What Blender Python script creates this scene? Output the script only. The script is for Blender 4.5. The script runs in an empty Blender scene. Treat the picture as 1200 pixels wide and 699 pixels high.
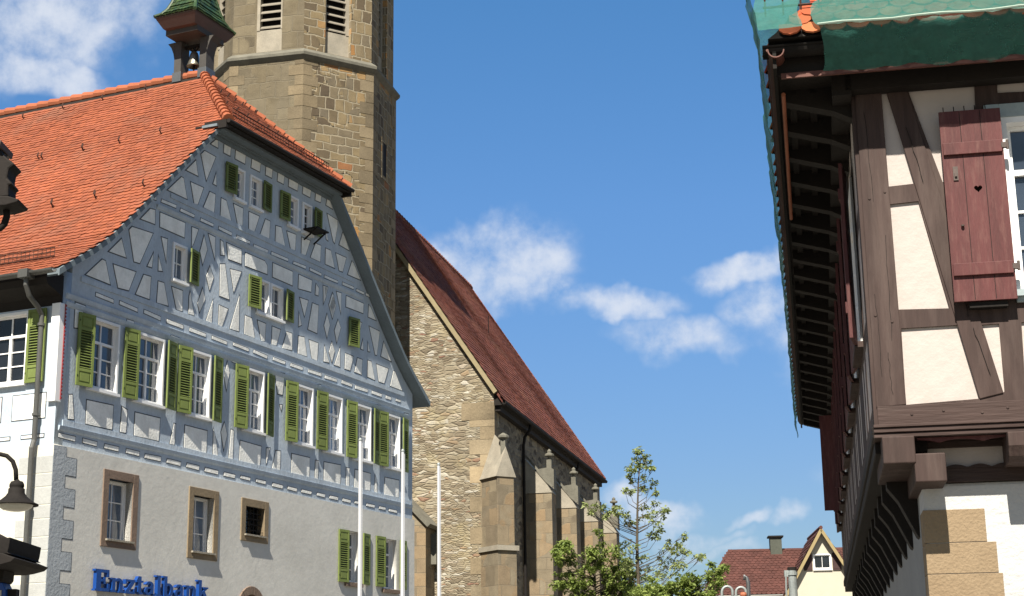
import bpy, math, random
from mathutils import Vector, Matrix, noise as mnoise
random.seed(7)
sc = bpy.context.scene
col = sc.collection
PI = math.pi
R = math.radians

# ---------------------------------------------------------------- camera
FPX, PITCH, ROLL, CX, CY, EYE = 1862.9, 0.249977, -0.013962, 600.0, 349.5, 1.65
O = Vector((0, 0, EYE))
_fw = Vector((0, math.cos(PITCH), math.sin(PITCH)))
_u0 = Vector((0, -math.sin(PITCH), math.cos(PITCH)))
_r0 = Vector((1, 0, 0))
_rt = _r0*math.cos(ROLL) + _u0*math.sin(ROLL)
_up = -_r0*math.sin(ROLL) + _u0*math.cos(ROLL)
cam_d = bpy.data.cameras.new('camera')
cam_d.sensor_width = 36.0
cam_d.lens = FPX/1200*36
cam_d.clip_start = 0.1
cam_d.clip_end = 5000
cam = bpy.data.objects.new('camera', cam_d)
col.objects.link(cam)
mw = Matrix.Identity(4)
for i in range(3):
    mw[i][0] = _rt[i]; mw[i][1] = _up[i]; mw[i][2] = -_fw[i]; mw[i][3] = O[i]
cam.matrix_world = mw
sc.camera = cam

# ---------------------------------------------------------------- light
SUN_AZ, SUN_EL = 12.2, 50.0          # direction the light travels (clockwise from +Y), elevation
sun_d = bpy.data.lights.new('sun', 'SUN')
sun_d.energy = 5.0
sun_d.angle = R(0.5)
sun_d.color = (1.0, 0.93, 0.80)
sun = bpy.data.objects.new('sun', sun_d)
col.objects.link(sun)
_tr = Vector((math.sin(R(SUN_AZ))*math.cos(R(SUN_EL)), math.cos(R(SUN_AZ))*math.cos(R(SUN_EL)), -math.sin(R(SUN_EL))))
sun.rotation_euler = _tr.to_track_quat('-Z', 'Y').to_euler()
sc.view_settings.view_transform = 'Standard'
sc.view_settings.look = 'None'
sc.view_settings.gamma = 1
sc.view_settings.exposure = 1.1
sc.view_settings.use_curve_mapping = False

def ray(x, y):
    return _fw + _rt*((x-CX)/FPX) - _up*((y-CY)/FPX)

world = bpy.data.worlds.new('World')
sc.world = world
world.use_nodes = True
nt = world.node_tree
nt.nodes.clear()
def wn(t, **k):
    n = nt.nodes.new(t)
    for a, b in k.items(): setattr(n, a, b)
    return n
def wmath(op, a, b=None, c=None, clamp=False):
    n = wn('ShaderNodeMath', operation=op, use_clamp=clamp)
    for i, v in enumerate((a, b, c)):
        if v is None: continue
        if isinstance(v, (int, float)): n.inputs[i].default_value = v
        else: nt.links.new(v, n.inputs[i])
    return n.outputs[0]
def wvec(op, a, b):
    n = wn('ShaderNodeVectorMath', operation=op)
    for i, v in enumerate((a, b)):
        if isinstance(v, (tuple, list, Vector)): n.inputs[i].default_value = tuple(v)
        else: nt.links.new(v, n.inputs[i])
    return n
w_out = wn('ShaderNodeOutputWorld')
w_bg = wn('ShaderNodeBackground')
w_bg.inputs['Strength'].default_value = 0.064
sky = wn('ShaderNodeTexSky', sky_type='NISHITA')
sky.sun_disc = False
sky.sun_elevation = R(SUN_EL)
sky.sun_rotation = R(180+SUN_AZ)
sky.air_density = 1.3
sky.dust_density = 0.15
sky.ozone_density = 3.0
sky.altitude = 250
tc = wn('ShaderNodeTexCoord')
# deeper blue away from the sun, neutral and dimmed towards it to set the fill light; a little less glow at the horizon
sxyz = wn('ShaderNodeSeparateXYZ'); nt.links.new(tc.outputs['Generated'], sxyz.inputs[0])
rmp = wn('ShaderNodeValToRGB'); nt.links.new(sxyz.outputs[2], rmp.inputs[0])
els = rmp.color_ramp.elements
while len(els) < 4: els.new(.5)
for e, (pos, c) in zip(els, [(0.04, (.40, .47, .60)), (.137, (.43, .54, .735)), (.30, (.475, .70, .945)), (.42, (.43, .755, 1.0))]):
    e.position = pos; e.color = c+(1,)
away = wn('ShaderNodeMapRange', interpolation_type='SMOOTHSTEP')
dsun = wvec('DOT_PRODUCT', tc.outputs['Generated'], (math.sin(R(SUN_AZ)), math.cos(R(SUN_AZ)), 0)).outputs['Value']
nt.links.new(dsun, away.inputs[0]); away.inputs[1].default_value = -.1; away.inputs[2].default_value = .6
tint = wn('ShaderNodeMix', data_type='RGBA'); nt.links.new(away.outputs[0], tint.inputs['Factor'])
tint.inputs[6].default_value = (.56, .54, .51, 1); nt.links.new(rmp.outputs[0], tint.inputs[7])
skyc = wn('ShaderNodeMix', data_type='RGBA', blend_type='MULTIPLY'); skyc.inputs['Factor'].default_value = 1
nt.links.new(sky.outputs[0], skyc.inputs[6]); nt.links.new(tint.outputs[2], skyc.inputs[7])
def wnoise(scale, detail, rough, off=(0, 0, 0)):
    mp = wn('ShaderNodeMapping'); mp.inputs['Location'].default_value = off
    nt.links.new(tc.outputs['Generated'], mp.inputs[0])
    n = wn('ShaderNodeTexNoise')
    n.inputs['Scale'].default_value = scale
    n.inputs['Detail'].default_value = detail
    n.inputs['Roughness'].default_value = rough
    nt.links.new(mp.outputs[0], n.inputs['Vector'])
    return n
nz1 = wnoise(16, 4, 0.55)
nz2 = wnoise(34, 7, 0.6, (3, 1, 2))
sub = wvec('SUBTRACT', nz1.outputs['Color'], (0.5, 0.5, 0.5))
scl = wn('ShaderNodeVectorMath', operation='SCALE'); scl.inputs['Scale'].default_value = 0.075
nt.links.new(sub.outputs[0], scl.inputs[0])
dirn = wvec('ADD', tc.outputs['Generated'], scl.outputs[0]).outputs[0]
# cumulus lobes: (direction, half width, half height, strength) - real compass directions in the sky
CLOUDS = [(30, 25, 105, 48, 0.95), (120, 12, 70, 30, 0.65), (170, -8, 60, 22, 0.4), (45, 98, 85, 24, 0.85), (-40, 60, 80, 50, .8),
          (535, 292, 58, 34, 0.9), (585, 318, 72, 40, 1.0), (620, 340, 50, 24, 0.85), (560, 272, 34, 20, 0.8), (725, 363, 66, 20, 0.95),
          (805, 402, 72, 22, 0.7), (885, 316, 55, 24, 1.0), (915, 372, 36, 38, 0.75), (775, 603, 40, 18, 0.95), (740, 590, 30, 16, 0.8),
          (872, 608, 16, 10, 0.6), (917, 610, 20, 12, 0.7), (822, 634, 34, 13, 0.7), (835, 655, 45, 12, 0.6), (960, 400, 50, 40, .7),
          (1080, 560, 90, 30, .8), (300, 420, 90, 35, .7), (-260, 260, 160, 50, .9), (1500, 300, 200, 70, .9), (-700, 500, 200, 60, .9), (1900, 600, 240, 60, .8), (700, 760, 300, 16, .6)]
acc = None
for (x, y, rx, ry, st) in CLOUDS:
    d = ray(x, y).normalized()
    ax = d.cross(Vector((0, 0, 1))).normalized(); ay = ax.cross(d).normalized()
    a = wmath('DIVIDE', wmath('SUBTRACT', wvec('DOT_PRODUCT', dirn, ax).outputs['Value'], 0.0), rx*1.55/FPX)
    b = wmath('DIVIDE', wmath('SUBTRACT', wvec('DOT_PRODUCT', dirn, ay).outputs['Value'], float(d.dot(ay))), ry*1.55/FPX)
    r2 = wmath('ADD', wmath('MULTIPLY', a, a), wmath('MULTIPLY', b, b))
    front = wmath('GREATER_THAN', wvec('DOT_PRODUCT', dirn, d).outputs['Value'], 0.3)
    v = wmath('MULTIPLY', wmath('MULTIPLY', wmath('SUBTRACT', 1.0, r2, clamp=True), st), front)
    acc = v if acc is None else wmath('MAXIMUM', acc, v)
n2 = wmath('MULTIPLY_ADD', nz2.outputs['Fac'], 2.2, -1.1)
dens = wmath('ADD', acc, wmath('MULTIPLY', n2, wmath('MULTIPLY', acc, 1.6, clamp=True)))
mr = wn('ShaderNodeMapRange', interpolation_type='SMOOTHSTEP')
mr.inputs['From Min'].default_value = 0.02; mr.inputs['From Max'].default_value = 1.25
mr.inputs['To Max'].default_value = 0.88
nt.links.new(dens, mr.inputs['Value'])
mixc = wn('ShaderNodeMix', data_type='RGBA')
nt.links.new(mr.outputs[0], mixc.inputs['Factor'])
nt.links.new(skyc.outputs[2], mixc.inputs[6])
mixc.inputs[7].default_value = (5.6, 5.95, 6.6, 1)
nt.links.new(mixc.outputs[2], w_bg.inputs['Color'])
nt.links.new(w_bg.outputs[0], w_out.inputs['Surface'])

# ---------------------------------------------------------------- helpers
def tag(o, label=None, cat=None, group=None, kind=None):
    if label: o['label'] = label
    if cat: o['category'] = cat
    if group: o['group'] = group
    if kind: o['kind'] = kind
    return o
def empty(name, loc, rz=0.0):
    o = bpy.data.objects.new(name, None)
    o.location = loc; o.rotation_euler = (0, 0, rz)
    o.empty_display_size = 0.3
    col.objects.link(o)
    return o

class MB:
    """collects vertices and faces, then links them as ONE mesh object"""
    def __init__(s): s.v = []; s.f = []; s.m = []
    def add(s, vs, fs, mi=0):
        n = len(s.v)
        s.v += [tuple(p) for p in vs]
        s.f += [tuple(i+n for i in q) for q in fs]
        s.m += [mi]*len(fs)
    def box(s, x0, x1, y0, y1, z0, z1, mi=0, mat=None):
        vs = [Vector(p) for p in ((x0,y0,z0),(x1,y0,z0),(x1,y1,z0),(x0,y1,z0),(x0,y0,z1),(x1,y0,z1),(x1,y1,z1),(x0,y1,z1))]
        if mat is not None: vs = [mat @ p for p in vs]
        s.add(vs, [(0,3,2,1),(4,5,6,7),(0,1,5,4),(1,2,6,5),(2,3,7,6),(3,0,4,7)], mi)
    def prism(s, poly, fn, d0, d1, mi=0):
        """poly of 2D points mapped by fn(a, b, d); d0 is the front"""
        n = len(poly)
        ar = sum(poly[i][0]*poly[(i+1)%n][1]-poly[(i+1)%n][0]*poly[i][1] for i in range(n))
        if ar < 0: poly = poly[::-1]
        vs = [fn(a, b, d0) for a, b in poly] + [fn(a, b, d1) for a, b in poly]
        fs = [tuple(range(n)), tuple(range(2*n-1, n-1, -1))]
        for i in range(n):
            j = (i+1) % n
            fs.append((i, i+n, j+n, j))
        s.add(vs, fs, mi)
    def bar(s, p, q, w, h, mi=0, upv=(0, 0, 1)):
        p = Vector(p); q = Vector(q); d = (q-p).normalized(); u = Vector(upv)
        a = d.cross(u)
        if a.length < 1e-4: a = d.cross(Vector((1, 0, 0)))
        a.normalize(); b = a.cross(d).normalized()
        vs = []
        for c in (p, q):
            for sx, sy in ((-1,-1),(1,-1),(1,1),(-1,1)): vs.append(c + a*(sx*w/2) + b*(sy*h/2))
        s.add(vs, [(0,1,2,3),(7,6,5,4),(0,4,5,1),(1,5,6,2),(2,6,7,3),(3,7,4,0)], mi)
    def tube(s, pts, rad, n=10, mi=0, cap=True):
        pts = [Vector(p) for p in pts]
        if not isinstance(rad, (list, tuple)): rad = [rad]*len(pts)
        vs = []; prev = None
        for i, p in enumerate(pts):
            d = (pts[min(i+1, len(pts)-1)] - pts[max(i-1, 0)]).normalized()
            if prev is None:
                a = d.cross(Vector((0, 0, 1)))
                if a.length < 1e-3: a = d.cross(Vector((0, 1, 0)))
            else: a = prev - d*prev.dot(d)
            a.normalize(); prev = a; b = d.cross(a)
            for k in range(n):
                t = 2*PI*k/n
                vs.append(p + (a*math.cos(t)+b*math.sin(t))*rad[i])
        fs = []
        for i in range(len(pts)-1):
            for k in range(n):
                k2 = (k+1) % n
                fs.append((i*n+k, i*n+k2, (i+1)*n+k2, (i+1)*n+k))
        if cap:
            fs.append(tuple(range(n-1, -1, -1))); fs.append(tuple(range((len(pts)-1)*n, len(pts)*n)))
        s.add(vs, fs, mi)
    def lathe(s, prof, c=(0, 0, 0), n=20, mi=0, cap=True):
        vs = []
        for r, z in prof:
            for k in range(n):
                t = 2*PI*k/n
                vs.append((c[0]+r*math.cos(t), c[1]+r*math.sin(t), c[2]+z))
        fs = []
        for i in range(len(prof)-1):
            for k in range(n):
                k2 = (k+1) % n
                fs.append((i*n+k, i*n+k2, (i+1)*n+k2, (i+1)*n+k))
        if cap:
            fs.append(tuple(range(n-1, -1, -1))); fs.append(tuple(range((len(prof)-1)*n, len(prof)*n)))
        s.add(vs, fs, mi)
    def build(s, name, mats, parent=None, smooth=False, bevel=0.0, loc=None, rot=None):
        me = bpy.data.meshes.new(name)
        me.from_pydata(s.v, [], s.f)
        return finish(me, name, mats, parent, smooth, bevel, s.m, loc, rot)

def finish(me, name, mats, parent=None, smooth=False, bevel=0.0, mi=None, loc=None, rot=None):
    if not isinstance(mats, (list, tuple)): mats = [mats]
    for m in mats: me.materials.append(m)
    if mi and len(mats) > 1: me.polygons.foreach_set('material_index', mi)
    while me.uv_layers: me.uv_layers.remove(me.uv_layers[0])
    uv = me.uv_layers.new(name='UVMap')
    for p in me.polygons:
        n = p.normal
        if abs(n.z) < 0.85:
            L = math.hypot(n.x, n.y); tx, ty = -n.y/L, n.x/L
            for li in p.loop_indices:
                c = me.vertices[me.loops[li].vertex_index].co
                uv.data[li].uv = (c.x*tx+c.y*ty, c.z)
        else:
            for li in p.loop_indices:
                c = me.vertices[me.loops[li].vertex_index].co
                uv.data[li].uv = (c.x, c.y)
    if smooth: me.polygons.foreach_set('use_smooth', [True]*len(me.polygons))
    o = bpy.data.objects.new(name, me)
    col.objects.link(o)
    if parent: o.parent = parent
    if loc is not None: o.location = loc
    if rot is not None: o.rotation_euler = rot
    if bevel:
        b = o.modifiers.new('bevel', 'BEVEL'); b.width = bevel; b.segments = 2; b.limit_method = 'ANGLE'; b.angle_limit = R(40)
    return o

def plate(name, outer, holes, fn, d0, d1, mat, parent, bevel=0.0):
    """flat slab with openings: filled 2D curve turned into a mesh, mapped by fn(a, b, d)"""
    cu = bpy.data.curves.new('tmp', 'CURVE')
    cu.dimensions = '2D'; cu.fill_mode = 'BOTH'; cu.extrude = 0.5
    for poly in [outer]+holes:
        sp = cu.splines.new('POLY'); sp.points.add(len(poly)-1)
        for p, (a, b) in zip(sp.points, poly): p.co = (a, b, 0, 1)
        sp.use_cyclic_u = True
    ob = bpy.data.objects.new('tmp', cu); col.objects.link(ob)
    dg = bpy.context.evaluated_depsgraph_get()
    me = bpy.data.meshes.new_from_object(ob.evaluated_get(dg))
    bpy.data.objects.remove(ob); bpy.data.curves.remove(cu)
    me.name = name
    for v in me.vertices:
        d = d0 if v.co.z > 0 else d1
        v.co = fn(v.co.x, v.co.y, d)
    me.materials.clear()
    import bmesh
    bm = bmesh.new(); bm.from_mesh(me)
    bmesh.ops.remove_doubles(bm, verts=bm.verts, dist=0.0004)
    bmesh.ops.recalc_face_normals(bm, faces=bm.faces)
    bm.to_mesh(me); bm.free()
    return finish(me, name, mat, parent, False, bevel)

def rect(a0, a1, b0, b1): return [(a0, b0), (a1, b0), (a1, b1), (a0, b1)]

# ---------------------------------------------------------------- materials
class NT:
    def __init__(s, name):
        s.m = bpy.data.materials.new(name); s.m.use_nodes = True
        s.t = s.m.node_tree; s.t.nodes.clear()
        s.out = s.n('ShaderNodeOutputMaterial'); s.b = s.n('ShaderNodeBsdfPrincipled')
        s.l(s.b.outputs[0], s.out.inputs[0])
        s.tc = s.n('ShaderNodeTexCoord')
    def n(s, t, **k):
        x = s.t.nodes.new(t)
        for a, b in k.items(): setattr(x, a, b)
        return x
    def l(s, a, b): s.t.links.new(a, b)
    def put(s, v, inp):
        if isinstance(v, (int, float)): inp.default_value = v
        elif isinstance(v, (tuple, list)): inp.default_value = tuple(v) if len(v) == len(inp.default_value) else tuple(v)+(1,)
        else: s.l(v, inp)
    def math(s, op, a, b=None, c=None, clamp=False):
        x = s.n('ShaderNodeMath', operation=op, use_clamp=clamp)
        for i, v in enumerate((a, b, c)):
            if v is not None: s.put(v, x.inputs[i])
        return x.outputs[0]
    def noise(s, vec, scale, detail=4, rough=.55, stretch=None):
        if stretch:
            mp = s.n('ShaderNodeMapping'); mp.inputs['Scale'].default_value = stretch
            s.l(vec, mp.inputs[0]); vec = mp.outputs[0]
        x = s.n('ShaderNodeTexNoise'); s.l(vec, x.inputs['Vector'])
        x.inputs['Scale'].default_value = scale; x.inputs['Detail'].default_value = detail; x.inputs['Roughness'].default_value = rough
        return x
    def mix(s, f, a, b, bt='MIX'):
        x = s.n('ShaderNodeMix', data_type='RGBA', blend_type=bt)
        s.put(f, x.inputs['Factor']); s.put(a, x.inputs[6]); s.put(b, x.inputs[7])
        return x.outputs[2]
    def ramp(s, f, stops, interp='LINEAR'):
        x = s.n('ShaderNodeValToRGB'); s.l(f, x.inputs[0]); r = x.color_ramp; r.interpolation = interp
        while len(r.elements) < len(stops): r.elements.new(.5)
        for e, (p, c) in zip(r.elements, stops): e.position = p; e.color = tuple(c)+(1,) if len(c) == 3 else c
        return x.outputs[0]
    def rng(s, v, a, b, c, d):
        x = s.n('ShaderNodeMapRange'); s.put(v, x.inputs[0])
        for i, q in enumerate((a, b, c, d)): x.inputs[i+1].default_value = q
        return x.outputs[0]
    def bump(s, h, dist, strength=1.0, prev=None):
        x = s.n('ShaderNodeBump'); x.inputs['Strength'].default_value = strength; x.inputs['Distance'].default_value = dist
        s.l(h, x.inputs['Height'])
        if prev is not None: s.l(prev, x.inputs['Normal'])
        return x.outputs[0]

def rubble(name, sx, sz, mw, stops, mcol, bumpd=.04, patches=None):
    """uncoursed rubble: flat irregular stones (cells) bedded in mortar, in wall metres"""
    t = NT(name); uv = t.tc.outputs['UV']
    nd = t.noise(uv, 1.1, 4, .55); nf = t.noise(uv, 7, 3, .55)
    def bend(n, k):
        a = t.n('ShaderNodeVectorMath', operation='SUBTRACT'); t.l(n.outputs['Color'], a.inputs[0]); a.inputs[1].default_value = (.5, .5, .5)
        b = t.n('ShaderNodeVectorMath', operation='SCALE'); t.l(a.outputs[0], b.inputs[0]); b.inputs['Scale'].default_value = k
        return b.outputs[0]
    v = t.n('ShaderNodeVectorMath', operation='ADD'); t.l(uv, v.inputs[0]); t.l(bend(nd, .22), v.inputs[1])
    v2 = t.n('ShaderNodeVectorMath', operation='ADD'); t.l(v.outputs[0], v2.inputs[0]); t.l(bend(nf, .05), v2.inputs[1])
    def cells(kx, kz):
        mp = t.n('ShaderNodeMapping'); mp.inputs['Scale'].default_value = (kx, kz, 1); t.l(v2.outputs[0], mp.inputs[0])
        a = t.n('ShaderNodeTexVoronoi', voronoi_dimensions='2D', feature='F1', distance='EUCLIDEAN'); t.l(mp.outputs[0], a.inputs['Vector']); a.inputs['Scale'].default_value = 1; a.inputs['Randomness'].default_value = .85
        b = t.n('ShaderNodeTexVoronoi', voronoi_dimensions='2D', feature='DISTANCE_TO_EDGE'); t.l(mp.outputs[0], b.inputs['Vector']); b.inputs['Scale'].default_value = 1; b.inputs['Randomness'].default_value = .85
        s = t.n('ShaderNodeSeparateColor'); t.l(a.outputs['Color'], s.inputs[0])
        return s.outputs[0], b.outputs['Distance']
    t1, d1 = cells(sx, sz); t2, d2 = cells(sx*.62, sz*.55)
    msk = t.rng(t.noise(uv, .45, 3, .55).outputs['Fac'], .5, .54, 0, 1)
    tone = t.mix(msk, t1, t2); dd = t.mix(msk, d1, d2)
    mf = t.rng(dd, 0, mw, 1, 0)
    stops = [(a, tuple(x*ALB*1.1 for x in c_)) for a, c_ in stops]; mcol = tuple(x*ALB*1.1 for x in mcol)
    c = t.ramp(tone, stops)
    n1 = t.noise(uv, .8, 6, .65); n2 = t.noise(uv, 30, 5, .65)
    k = t.math('ADD', t.rng(n1.outputs['Fac'], .25, .75, .72, 1.25), t.rng(n2.outputs['Fac'], .25, .75, -.25, .25))
    s_ = t.n('ShaderNodeVectorMath', operation='SCALE'); t.l(c, s_.inputs[0]); t.l(k, s_.inputs['Scale'])
    colr = t.mix(t.math('MULTIPLY', mf, .6), s_.outputs[0], mcol)
    st = t.noise(uv, .7, 6, .65, (1.5, .3, 1))
    colr = t.mix(t.rng(st.outputs['Fac'], .5, .75, 0, .5), colr, (.15, .13, .10))
    if patches: colr = t.mix(t.rng(t.noise(uv, .6, 5, .6).outputs['Fac'], .54, .68, 0, .55), colr, patches)
    h = t.math('ADD', t.math('MULTIPLY', t.rng(dd, 0, mw*2.2, 0, 1), bumpd), t.math('MULTIPLY', n2.outputs['Fac'], .022))
    h = t.math('ADD', h, t.math('MULTIPLY', tone, bumpd*.6))
    t.l(colr, t.b.inputs['Base Color']); t.b.inputs['Roughness'].default_value = .92; t.b.inputs['Specular IOR Level'].default_value = .12
    t.l(t.bump(h, 1.0), t.b.inputs['Normal'])
    return t.m

ALB = .67
KEEP = ('cream_', 'yellow_sand', 'blue_grey', 'pale_grey_plaster', 'white_', 'window_glass', 'dark_window', 'milky', 'grey_white', 'dark_', 'painted_grey')
def mat(name, c, rough=.75, var=.25, vs=1.5, bump=.004, bs=30, metal=0., spec=.3, island=0., stretch=None, dirt=None, c2=None):
    t = NT(name); vec = t.tc.outputs['Object']
    n1 = t.noise(vec, vs, 5, .6, stretch); n2 = t.noise(vec, bs, 4, .6, stretch)
    k = t.math('ADD', t.rng(n1.outputs['Fac'], .25, .75, -var, var), t.rng(n2.outputs['Fac'], .25, .75, -var*.6, var*.6))
    if island:
        g = t.n('ShaderNodeNewGeometry')
        k = t.math('ADD', k, t.rng(g.outputs['Random Per Island'], 0, 1, -island, island))
    k = t.math('ADD', k, 1.0)
    kk_ = 1.0 if name.startswith(KEEP) else ALB
    c = tuple(x*kk_ for x in c); base = c
    if c2 is not None:
        c2 = tuple(x*kk_ for x in c2)
        if island: f = t.math('FRACT', t.math('MULTIPLY', g.outputs['Random Per Island'], 7.31))
        else: f = t.rng(t.noise(vec, vs*1.7, 6, .65).outputs['Fac'], .4, .62, 0, 1)
        base = t.mix(f, c, c2)
    cc = t.n('ShaderNodeVectorMath', operation='SCALE'); t.put(base, cc.inputs[0]) if not isinstance(base, (tuple, list)) else setattr(cc.inputs[0], 'default_value', tuple(base[:3]))
    t.l(k, cc.inputs['Scale']); colr = cc.outputs[0]
    if dirt:
        dn = t.noise(vec, dirt[1], 6, .65, dirt[3] if len(dirt) > 3 else None)
        colr = t.mix(t.rng(dn.outputs['Fac'], .5, .72, 0, dirt[2]), colr, dirt[0])
    t.l(colr, t.b.inputs['Base Color'])
    t.put(rough, t.b.inputs['Roughness']); t.b.inputs['Metallic'].default_value = metal
    t.b.inputs['Specular IOR Level'].default_value = spec
    if bump:
        t.l(t.bump(n2.outputs['Fac'], bump), t.b.inputs['Normal'])
    return t.m

def stone(name, bw, bh, mortar, stops, mcol, dist=.06, bumpd=.02, fine=.012, patch=None, squash=1.0, alt=None):
    """coursed masonry: brick pattern in wall metres, bent by noise; every stone its own tone"""
    t = NT(name); uv = t.tc.outputs['UV']
    nd = t.noise(uv, 1.3, 3, .5); nd2 = t.noise(uv, 5.0, 2, .5)
    def bend(n, k):
        a = t.n('ShaderNodeVectorMath', operation='SUBTRACT'); t.l(n.outputs['Color'], a.inputs[0]); a.inputs[1].default_value = (.5, .5, .5)
        b = t.n('ShaderNodeVectorMath', operation='SCALE'); t.l(a.outputs[0], b.inputs[0]); b.inputs['Scale'].default_value = k
        return b.outputs[0]
    v = t.n('ShaderNodeVectorMath', operation='ADD'); t.l(uv, v.inputs[0]); t.l(bend(nd, dist*3), v.inputs[1])
    v2 = t.n('ShaderNodeVectorMath', operation='ADD'); t.l(v.outputs[0], v2.inputs[0]); t.l(bend(nd2, dist), v2.inputs[1])
    def brick(w, h, off):
        b = t.n('ShaderNodeTexBrick'); t.l(v2.outputs[0], b.inputs['Vector'])
        b.inputs['Scale'].default_value = 1; b.inputs['Brick Width'].default_value = w; b.inputs['Row Height'].default_value = h
        b.inputs['Mortar Size'].default_value = mortar; b.inputs['Mortar Smooth'].default_value = .4; b.inputs['Bias'].default_value = 0
        b.inputs['Color1'].default_value = (0, 0, 0, 1); b.inputs['Color2'].default_value = (1, 1, 1, 1); b.inputs['Mortar'].default_value = (.5, .5, .5, 1)
        b.offset = off; b.squash = squash; b.squash_frequency = 3
        return b
    b1 = brick(bw, bh, .5); b2 = brick(bw*.62, bh*1.5 if alt is None else alt, .37)
    msk = t.rng(t.noise(uv, .55, 2, .5).outputs['Fac'], .49, .51, 0, 1)
    tone = t.mix(msk, b1.outputs['Color'], b2.outputs['Color'])
    mfac = t.math('ADD', t.math('MULTIPLY', b1.outputs['Fac'], t.math('SUBTRACT', 1, msk)), t.math('MULTIPLY', b2.outputs['Fac'], msk))
    stops = [(a, tuple(x*ALB for x in c_)) for a, c_ in stops]; mcol = tuple(x*ALB for x in mcol)
    if patch: patch = (tuple(x*ALB for x in patch[0]),)+tuple(patch[1:])
    cst = t.ramp(tone, stops)
    n1 = t.noise(uv, 2.2, 6, .65); n2 = t.noise(uv, 28, 5, .6)
    k = t.math('ADD', t.rng(n1.outputs['Fac'], .25, .75, .78, 1.2), t.rng(n2.outputs['Fac'], .25, .75, -.22, .22))
    sc_ = t.n('ShaderNodeVectorMath', operation='SCALE'); t.l(cst, sc_.inputs[0]); t.l(k, sc_.inputs['Scale'])
    colr = t.mix(t.math('MULTIPLY', mfac, .85), sc_.outputs[0], mcol)
    h = t.math('ADD', t.math('MULTIPLY', t.math('SUBTRACT', 1, mfac), bumpd), t.math('MULTIPLY', n2.outputs['Fac'], fine))
    if patch:
        pf = t.rng(t.noise(uv, patch[1], 5, .6).outputs['Fac'], patch[2], patch[2]+.1, 0, patch[3])
        colr = t.mix(pf, colr, patch[0])
        h = t.math('MULTIPLY', h, t.math('SUBTRACT', 1.0, t.math('MULTIPLY', pf, .8)))
    streak = t.noise(uv, 1.0, 5, .6, (1.6, .25, 1))
    colr = t.mix(t.rng(streak.outputs['Fac'], .52, .75, 0, .35), colr, (.12, .105, .08))
    t.l(colr, t.b.inputs['Base Color']); t.b.inputs['Roughness'].default_value = .9; t.b.inputs['Specular IOR Level'].default_value = .15
    t.l(t.bump(h, 1.0), t.b.inputs['Normal'])
    return t.m

M = {}
M['tile_orange'] = mat('orange_clay_tile', (.37, .105, .046), .85, .20, .5, .002, 40, island=.13, c2=(.335, .098, .05), dirt=((.17, .085, .058), .7, .6, (1, 1, .6)))
M['tile_ridge'] = mat('orange_ridge_tile', (.43, .13, .06), .75, .18, 1.2, .003, 30)
M['tile_church'] = mat('dark_red_clay_tile', (.185, .060, .036), .85, .25, .35, .003, 30, island=.25, c2=(.115, .036, .027), dirt=((.24, .12, .075), .6, .5))
M['tile_red'] = mat('red_clay_tile', (.58, .075, .03), .7, .12, .8, .002, 40, island=.25, c2=(.45, .16, .06))
M['tile_far'] = mat('brown_roof_tile', (.115, .045, .036), .85, .25, .8, .004, 9, island=.15)
M['glazed_green'] = mat('green_glazed_tile', (.018, .055, .022), .45, .3, 1.5, .002, 30, spec=.5, island=.35, c2=(.06, .10, .025))
M['timber_blue'] = mat('blue_grey_timber_paint', (.41, .475, .55), .8, .2, 1.1, .007, 20, stretch=(1, 1, .5), dirt=((.50, .55, .59), 2.6, .5, (1, 1, .45)))
M['infill'] = mat('pale_grey_plaster_infill', (.88, .88, .85), .9, .10, 2.0, .008, 22, c2=(.77, .775, .745), dirt=((.55, .53, .48), 1.6, .5, (1, 1, .35)))
M['outline'] = mat('dark_painted_outline', (.075, .085, .10), .8, .2, 3, 0, 30)
M['stone_plaster'] = mat('grey_white_rough_plaster', (.58, .57, .535), .9, .09, .6, .0045, 9, dirt=((.46, .45, .415), .7, .55))
M['side_plaster'] = mat('cream_plaster', (.58, .56, .49), .85, .05, .8, .004, 20)
M['quoin_grey'] = mat('painted_grey_quoin', (.34, .37, .40), .9, .1, 2, .01, 14)
M['quoin_side'] = mat('painted_pale_quoin', (.56, .57, .56), .9, .1, 2, .006, 14)
M['white'] = mat('white_window_paint', (.80, .80, .80), .45, .05, 3, .001, 40, spec=.4)
M['glass'] = mat('window_glass', (.085, .115, .165), .04, .3, 1.2, .0006, 3, spec=.9)  # bluish base colour stands in for sky reflected in the panes
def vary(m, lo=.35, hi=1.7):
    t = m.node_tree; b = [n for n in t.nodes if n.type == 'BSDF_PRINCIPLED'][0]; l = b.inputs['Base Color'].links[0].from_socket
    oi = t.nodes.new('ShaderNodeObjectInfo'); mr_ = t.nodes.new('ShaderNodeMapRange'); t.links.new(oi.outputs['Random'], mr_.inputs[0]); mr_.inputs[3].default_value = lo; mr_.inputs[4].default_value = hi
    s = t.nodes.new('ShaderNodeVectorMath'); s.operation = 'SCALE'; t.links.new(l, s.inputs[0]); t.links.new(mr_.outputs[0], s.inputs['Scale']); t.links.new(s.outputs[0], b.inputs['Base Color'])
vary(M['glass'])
M['glass_dark'] = mat('dark_window_glass', (.012, .014, .018), .06, .3, 1.2, .0005, 3, spec=.6)
M['shutter_green'] = mat('green_shutter_paint', (.225, .285, .08), .65, .25, 2.0, .0015, 50, dirt=((.15, .195, .055), 3, .5))
vary(M['shutter_green'], .82, 1.15)
M['surround'] = mat('brown_sandstone_surround', (.27, .195, .15), .9, .18, 1.5, .006, 20)
M['surround2'] = mat('ochre_sandstone_surround', (.33, .255, .165), .9, .18, 1.5, .006, 20)
M['dark_wood'] = mat('dark_eave_timber', (.012, .009, .0075), .8, .3, 1.5, .004, 18, stretch=(1, 1, 1))
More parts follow.
